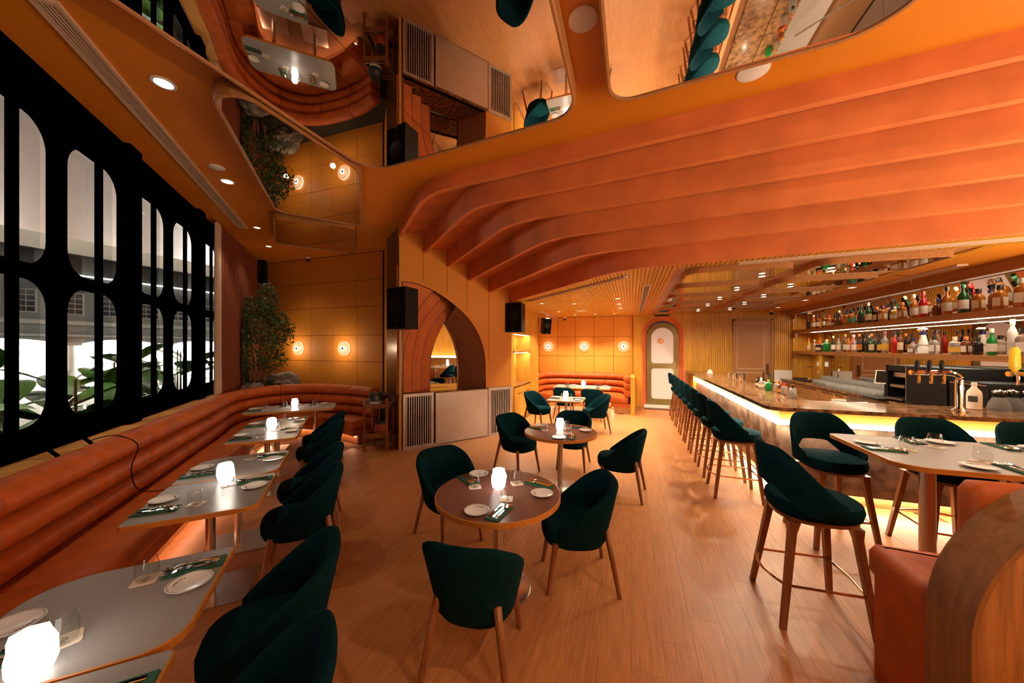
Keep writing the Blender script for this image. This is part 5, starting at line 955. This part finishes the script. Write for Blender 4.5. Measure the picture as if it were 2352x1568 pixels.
# ---- speakers
def speaker(label, loc, w_, d, h, rz, tilt=0, logo=True, brk=True):
    t = thing('wall_speaker', label, 'speaker', loc, rz); t.rotation_euler = (tilt, 0, rz)
    MB().rings([[(-w_/2*k, d/2, z) for z in ()] or [(-w_*.42, d/2, z), (w_*.42, d/2, z), (w_/2, -d/2, z), (-w_/2, -d/2, z)] for z, k in ((-h/2, 1), (h/2, 1))]).build('cabinet', M['blackp'], t, smooth=0)
    MB().bx(-w_/2+.015, w_/2-.015, -d/2-.008, -d/2, -h/2+.02, h/2-.02).build('front_grille', M['mesh_black'], t, smooth=0)
    rw = w_*.36
    for r_, z in ((rw, .08*h), (w_*.1, -.27*h)): o = MB().lathe([(r_, 0), (r_*.9, .006), (r_*.3, .004), (.01, .01)], 26).build('driver', M['blackp'], t); o.rotation_euler = (pi/2, 0, 0); o.location = (0, -d/2-.004, z)
    if logo: MB().bx(-.03, .03, -d/2-.0095, -d/2-.008, -h/2+.028, -h/2+.036).build('badge', M['steel'], t, smooth=0)
    if brk: MB().cyl((0, d/2, 0), (0, d/2+.12, 0), .02).build('bracket', M['blackp'], t)
wn_ = atan2(-.6012, .7991)
x, y, z = fa(.0, 2.50, -.22); speaker('black loudspeaker mounted on the dark pillar', (x, y, z), .46, .32, .70, radians(-12))
x, y, z = fa(2.55, 2.50, -.12); speaker('black loudspeaker above the lit display cabinet', (-2.36, 7.02, 2.47), .36, .34, .62, radians(-2))
speaker('small black loudspeaker in the corner above the curtain', (-8.85, 5.95, 3.72), .46, .3, .56, radians(38))
speaker('small black loudspeaker near the booth ceiling', (-2.45, 10.1, 2.48), .26, .24, .46, radians(38), radians(12))
# ---- security cameras
def camera_dome(label, loc):
    t = thing('security_camera', label, 'camera', loc); MB().lathe([(.045, 0), (.045, -.03), (.03, -.05)], 14).build('mount', M['white_p'], t); MB().lathe([(.034, -.045), (.034, -.09), (.02, -.11), (.001, -.112)], 14).build('lens_ball', M['blackp'], t)
camera_dome('white dome camera on the high ceiling by the sconce wall', (-7.3, 6.1, 3.99)); camera_dome('white dome camera on the ceiling by the booth', (-2.05, 11.1, 2.82)); camera_dome('white dome camera above the service door', (3.55, 10.95, 2.82))
# ---- sconces
def sconce(label, x, y, z):
    t = thing('wall_sconce', label, 'wall lamp', (x, y, z), 0, 'round glass wall sconces'); o = MB().lathe([(.055, 0), (.055, .02), (.03, .03)], 20).build('back_plate', M['copper'], t); o.rotation_euler = (pi/2, 0, 0)
    o = MB().lathe([(.05, .05), (.12, .052), (.165, .035), (.172, .03), (.165, .027), (.12, .046)], 32, cap0=False, cap1=False).build('glass_disc', SCG, t); o.rotation_euler = (pi/2, 0, 0)
    o = MB().lathe([(.155, .012), (.168, .012), (.168, .02), (.155, .02)], 32, cap0=False, cap1=False).build('halo_ring', M['bulb_dim'], t); o.rotation_euler = (pi/2, 0, 0)
    o = MB().lathe([(.03, .056), (.06, .058), (.062, .06), (.03, .062)], 20, cap0=False, cap1=False).build('bulb_glow', M['bulb_dim'], t); o.rotation_euler = (pi/2, 0, 0)
    o = MB().lathe([(.02, .03), (.022, .07), (.015, .075)], 16).build('centre_cap', M['black'], t); o.rotation_euler = (pi/2, 0, 0)
    lamp('POINT', 'sconce_light', (x, y-.32, z), 9 if y < 8 else 3, WARM2, size=.05)
SCG = mat('sconce_glass', (.35, .2, .1), .3, emit=((1, .60, .32), .55))
sconce('glowing round sconce beside the ficus tree', -7.78, 6.236, 1.81); sconce('glowing round sconce nearer the dark pillar', -6.33, 6.236, 1.81)
for x, lb in ((-2.63, 'left'), (-1.445, 'middle'), (-.23, 'right')): sconce('glowing round sconce above the booth sofa, %s one' % lb, x, 11.256, 1.86)
# ================================================================ ceiling fittings
def downlight(label, x, y, z, r=.05, lit='bulb', watts=0, cone=1.7, group='recessed ceiling downlights', blend=.6, col=WARM, size=.025):
    t = thing('downlight', label, 'downlight', (x, y, z), 0, group)
    MB().lathe([(r*1.35, 0), (r*1.35, -.006), (r, -.008), (r*.95, .0)], 22, cap0=False, cap1=False).build('ring', M['white_p'], t); MB().lathe([(r*.95, -.001), (r*.5, -.003), (.001, -.003)], 18, cap0=False).build('lens', M[lit], t)
    if watts: lamp('SPOT', 'downlight_beam', (x, y, z-.02), watts, col, size=size, cone=cone, blend=blend)
downlight('bright downlight in the sloped-looking high ceiling above foreground tables', -3.61, 1.695, ZC, .06, 'bulb', 50, 1.5)
downlight('bright star-like downlight farther along the window ceiling', -4.97, 2.975, ZC, .06, 'bulb', 50, 1.5)
downlight('unlit small downlight near the end of the window diffuser', -6.38, 4.30, ZC, .05, 'bulb_dim', 30, 1.9)
downlight('unlit small downlight nearest the corner speaker', -7.33, 5.18, ZC, .05, 'bulb_dim', 20, 1.9)
for i, y in enumerate((5.19, 6.29, 7.39, 8.47, 9.61)): downlight('star-bright downlight over the stools, %s from the front' % nth[i], 1.58, y, 2.752, .035, 'bulb', 120, 2.9, blend=1.0)
for i, y in enumerate((5.1, 6.2, 7.3, 8.4, 9.52)): downlight('star-bright downlight over the counter, %s from the front' % nth[i], 2.25, y, 2.752, .035, 'bulb', 62, 2.9, blend=1.0)
bl = [(-1.88, 7.4), (-1.21, 7.69), (-.264, 7.15), (-.263, 8.08), (-.25, 8.96), (-1.876, 9.25), (-1.6, 10.29), (-1.0, 10.19), (-.45, 10.3), (-2.4, 10.2)]
for i, (x, y) in enumerate(bl): downlight('small downlight in the slatted ceiling, %s from the beams' % nth[i], x, y, ZL-.016, .045, 'bulb_dim', 150, 1.9, 'slatted ceiling downlights', .6)
for i, (x, y, wt) in enumerate(((1.74, 1.0, 120), (1.74, -.7, 100), (3.1, 2.86, 14), (1.74, 2.74, 14), (-3.15, .55, 8))): downlight('added unseen downlight on the high ceiling above the viewpoint, %s of five' % nth[i], x, y, ZC, .06, 'bulb', wt, 2.95, blend=1.0)  # out-of-frame downlights added to light the floor and beam faces
lg2 = thing('wall_ledge', 'added unseen oak ledge with glowing strip behind the viewpoint', 'ledge', (2, -2.5, 1.35)); MB().bx(.2, 4.4, -2.55, -2.45, 1.3, 1.36).build('ledge_board', M['fascia'], lg2, world=True, smooth=0); MB().bx(.2, 4.4, -2.5, -2.47, 1.362, 1.37).build('led_strip', M['led_hot'], lg2, world=True, smooth=0); lamp('AREA', 'cove_light', (3.3, -2.42, 1.42), 150, WARM, size=2.0, sy=.08, rot=(pi+radians(15), 0, 0))  # ledge and uplight added out of view to light beams and ceiling
def disc(name, label, x, y, z, r, cat): tag(MB().lathe([(r, .0), (r, -.008), (r*.92, -.012), (.001, -.012)], 32, cap1=False).build(name, M['white_p'], loc=None), label, cat).location = (x, y, z)
disc('ceiling_speaker', 'round white ceiling speaker between the two large mirrors', -.30, 2.275, ZC, .095, 'speaker'); disc('ceiling_speaker', 'round white ceiling speaker half hidden behind the right mirror', .90, 3.14, ZC, .11, 'speaker'); disc('ceiling_speaker', 'small white disc beside the second star-like downlight', -4.70, 2.70, ZC, .08, 'speaker')
disc('smoke_detector', 'white round smoke detector above the booth', -1.255, 9.26, ZL-.014, .14, 'detector')
def diffuser(label, f, L, w_, n, th=.02, ends=.03, m='vent', base=None):
    t = thing('air_diffuser', label, 'air vent', base or f(L/2, 0, 0)); F_ = MB()
    def pr(a0, a1, b0, b1, z0, z1): v = [f(a, b, z) for z in (z0, z1) for a, b in ((a0, b0), (a1, b0), (a1, b1), (a0, b1))]; return v, [(3, 2, 1, 0), (4, 5, 6, 7), (0, 1, 5, 4), (1, 2, 6, 5), (2, 3, 7, 6), (3, 0, 4, 7)]
    e = w_*.16
    for q in ((0, L, -w_/2, -w_/2+e), (0, L, w_/2-e, w_/2), (0, ends, -w_/2+e, w_/2-e), (L-ends, L, -w_/2+e, w_/2-e)): F_.add(*pr(*q, -th, 0))
    F_.build('frame', M[m], t, world=True, smooth=0); MB().add(*pr(ends, L-ends, -w_/2+e, w_/2-e, -.004, -.001)).build('dark_slot', M['ventd'], t, world=True, smooth=0)
    for k in range(n): b = lerp(-w_/2+e, w_/2-e, (k+.5)/n); MB().add(*pr(ends, L-ends, b-w_*.028, b+w_*.028, -th+.003, -.004)).build('blade', M[m], t, world=True, smooth=0)
diffuser('long pale linear air diffuser in the high ceiling along the windows', lambda a, b, z: (*AB(3.15+a, -1.70+b), ZC+z), 4.5, .15, 5)
diffuser('short louvred air vent in the slatted ceiling towards the restroom', lambda a, b, z: (.235+b, 5.70+a, ZL-.016+z), 4.6, .12, 5)
p7 = [( -2.07, 6.905), (-.06, 4.93)]
dv = Vector(p7[1])-Vector(p7[0]); Ld = dv.length; dv.normalize(); diffuser('slim air slot following the lowest beam towards the cabinet', lambda a, b, z: (p7[0][0]+dv.x*a-dv.y*b, p7[0][1]+dv.y*a+dv.x*b, ZL-.016+z), Ld, .07, 1)
dv2 = (Vector((4.2, 4.29))-Vector((1.16, 4.575))); L2 = dv2.length; dv2.normalize(); diffuser('slim pale air slot beside the lowest beam over the bar', lambda a, b, z: (1.16+dv2.x*a-dv2.y*b, 4.575+dv2.y*a+dv2.x*b, ZL-.016+z), L2, .09, 1)
diffuser('slim air slot in front of the bottle shelves', lambda a, b, z: (3.72+b, 5.6+a, ZL+z-.002), 3.1, .10, 1); diffuser('short air slot beside the booth speaker', lambda a, b, z: (-2.32+b, 8.95+a, ZL-.016+z), 2.1, .08, 1)
for i, (x, y) in enumerate(((3.45, 10.2), (3.45, 8.8), (3.45, 7.2))): downlight('thin unlit downlight before the bottle shelves, %s from the door' % nth[i], x, y, ZL, .05, 'bulb_dim', 0)
tag(MB().tube(spline([(3.3, 6.1, 2.83), (3.36, 6.0, 2.80), (3.46, 5.95, 2.76), (3.50, 6.0, 2.70), (3.47, 6.05, 2.66)], 6), .006, 6).build('loose_wire', M['copper']), 'loose bare wire hanging from the ceiling before the shelves', 'wire')
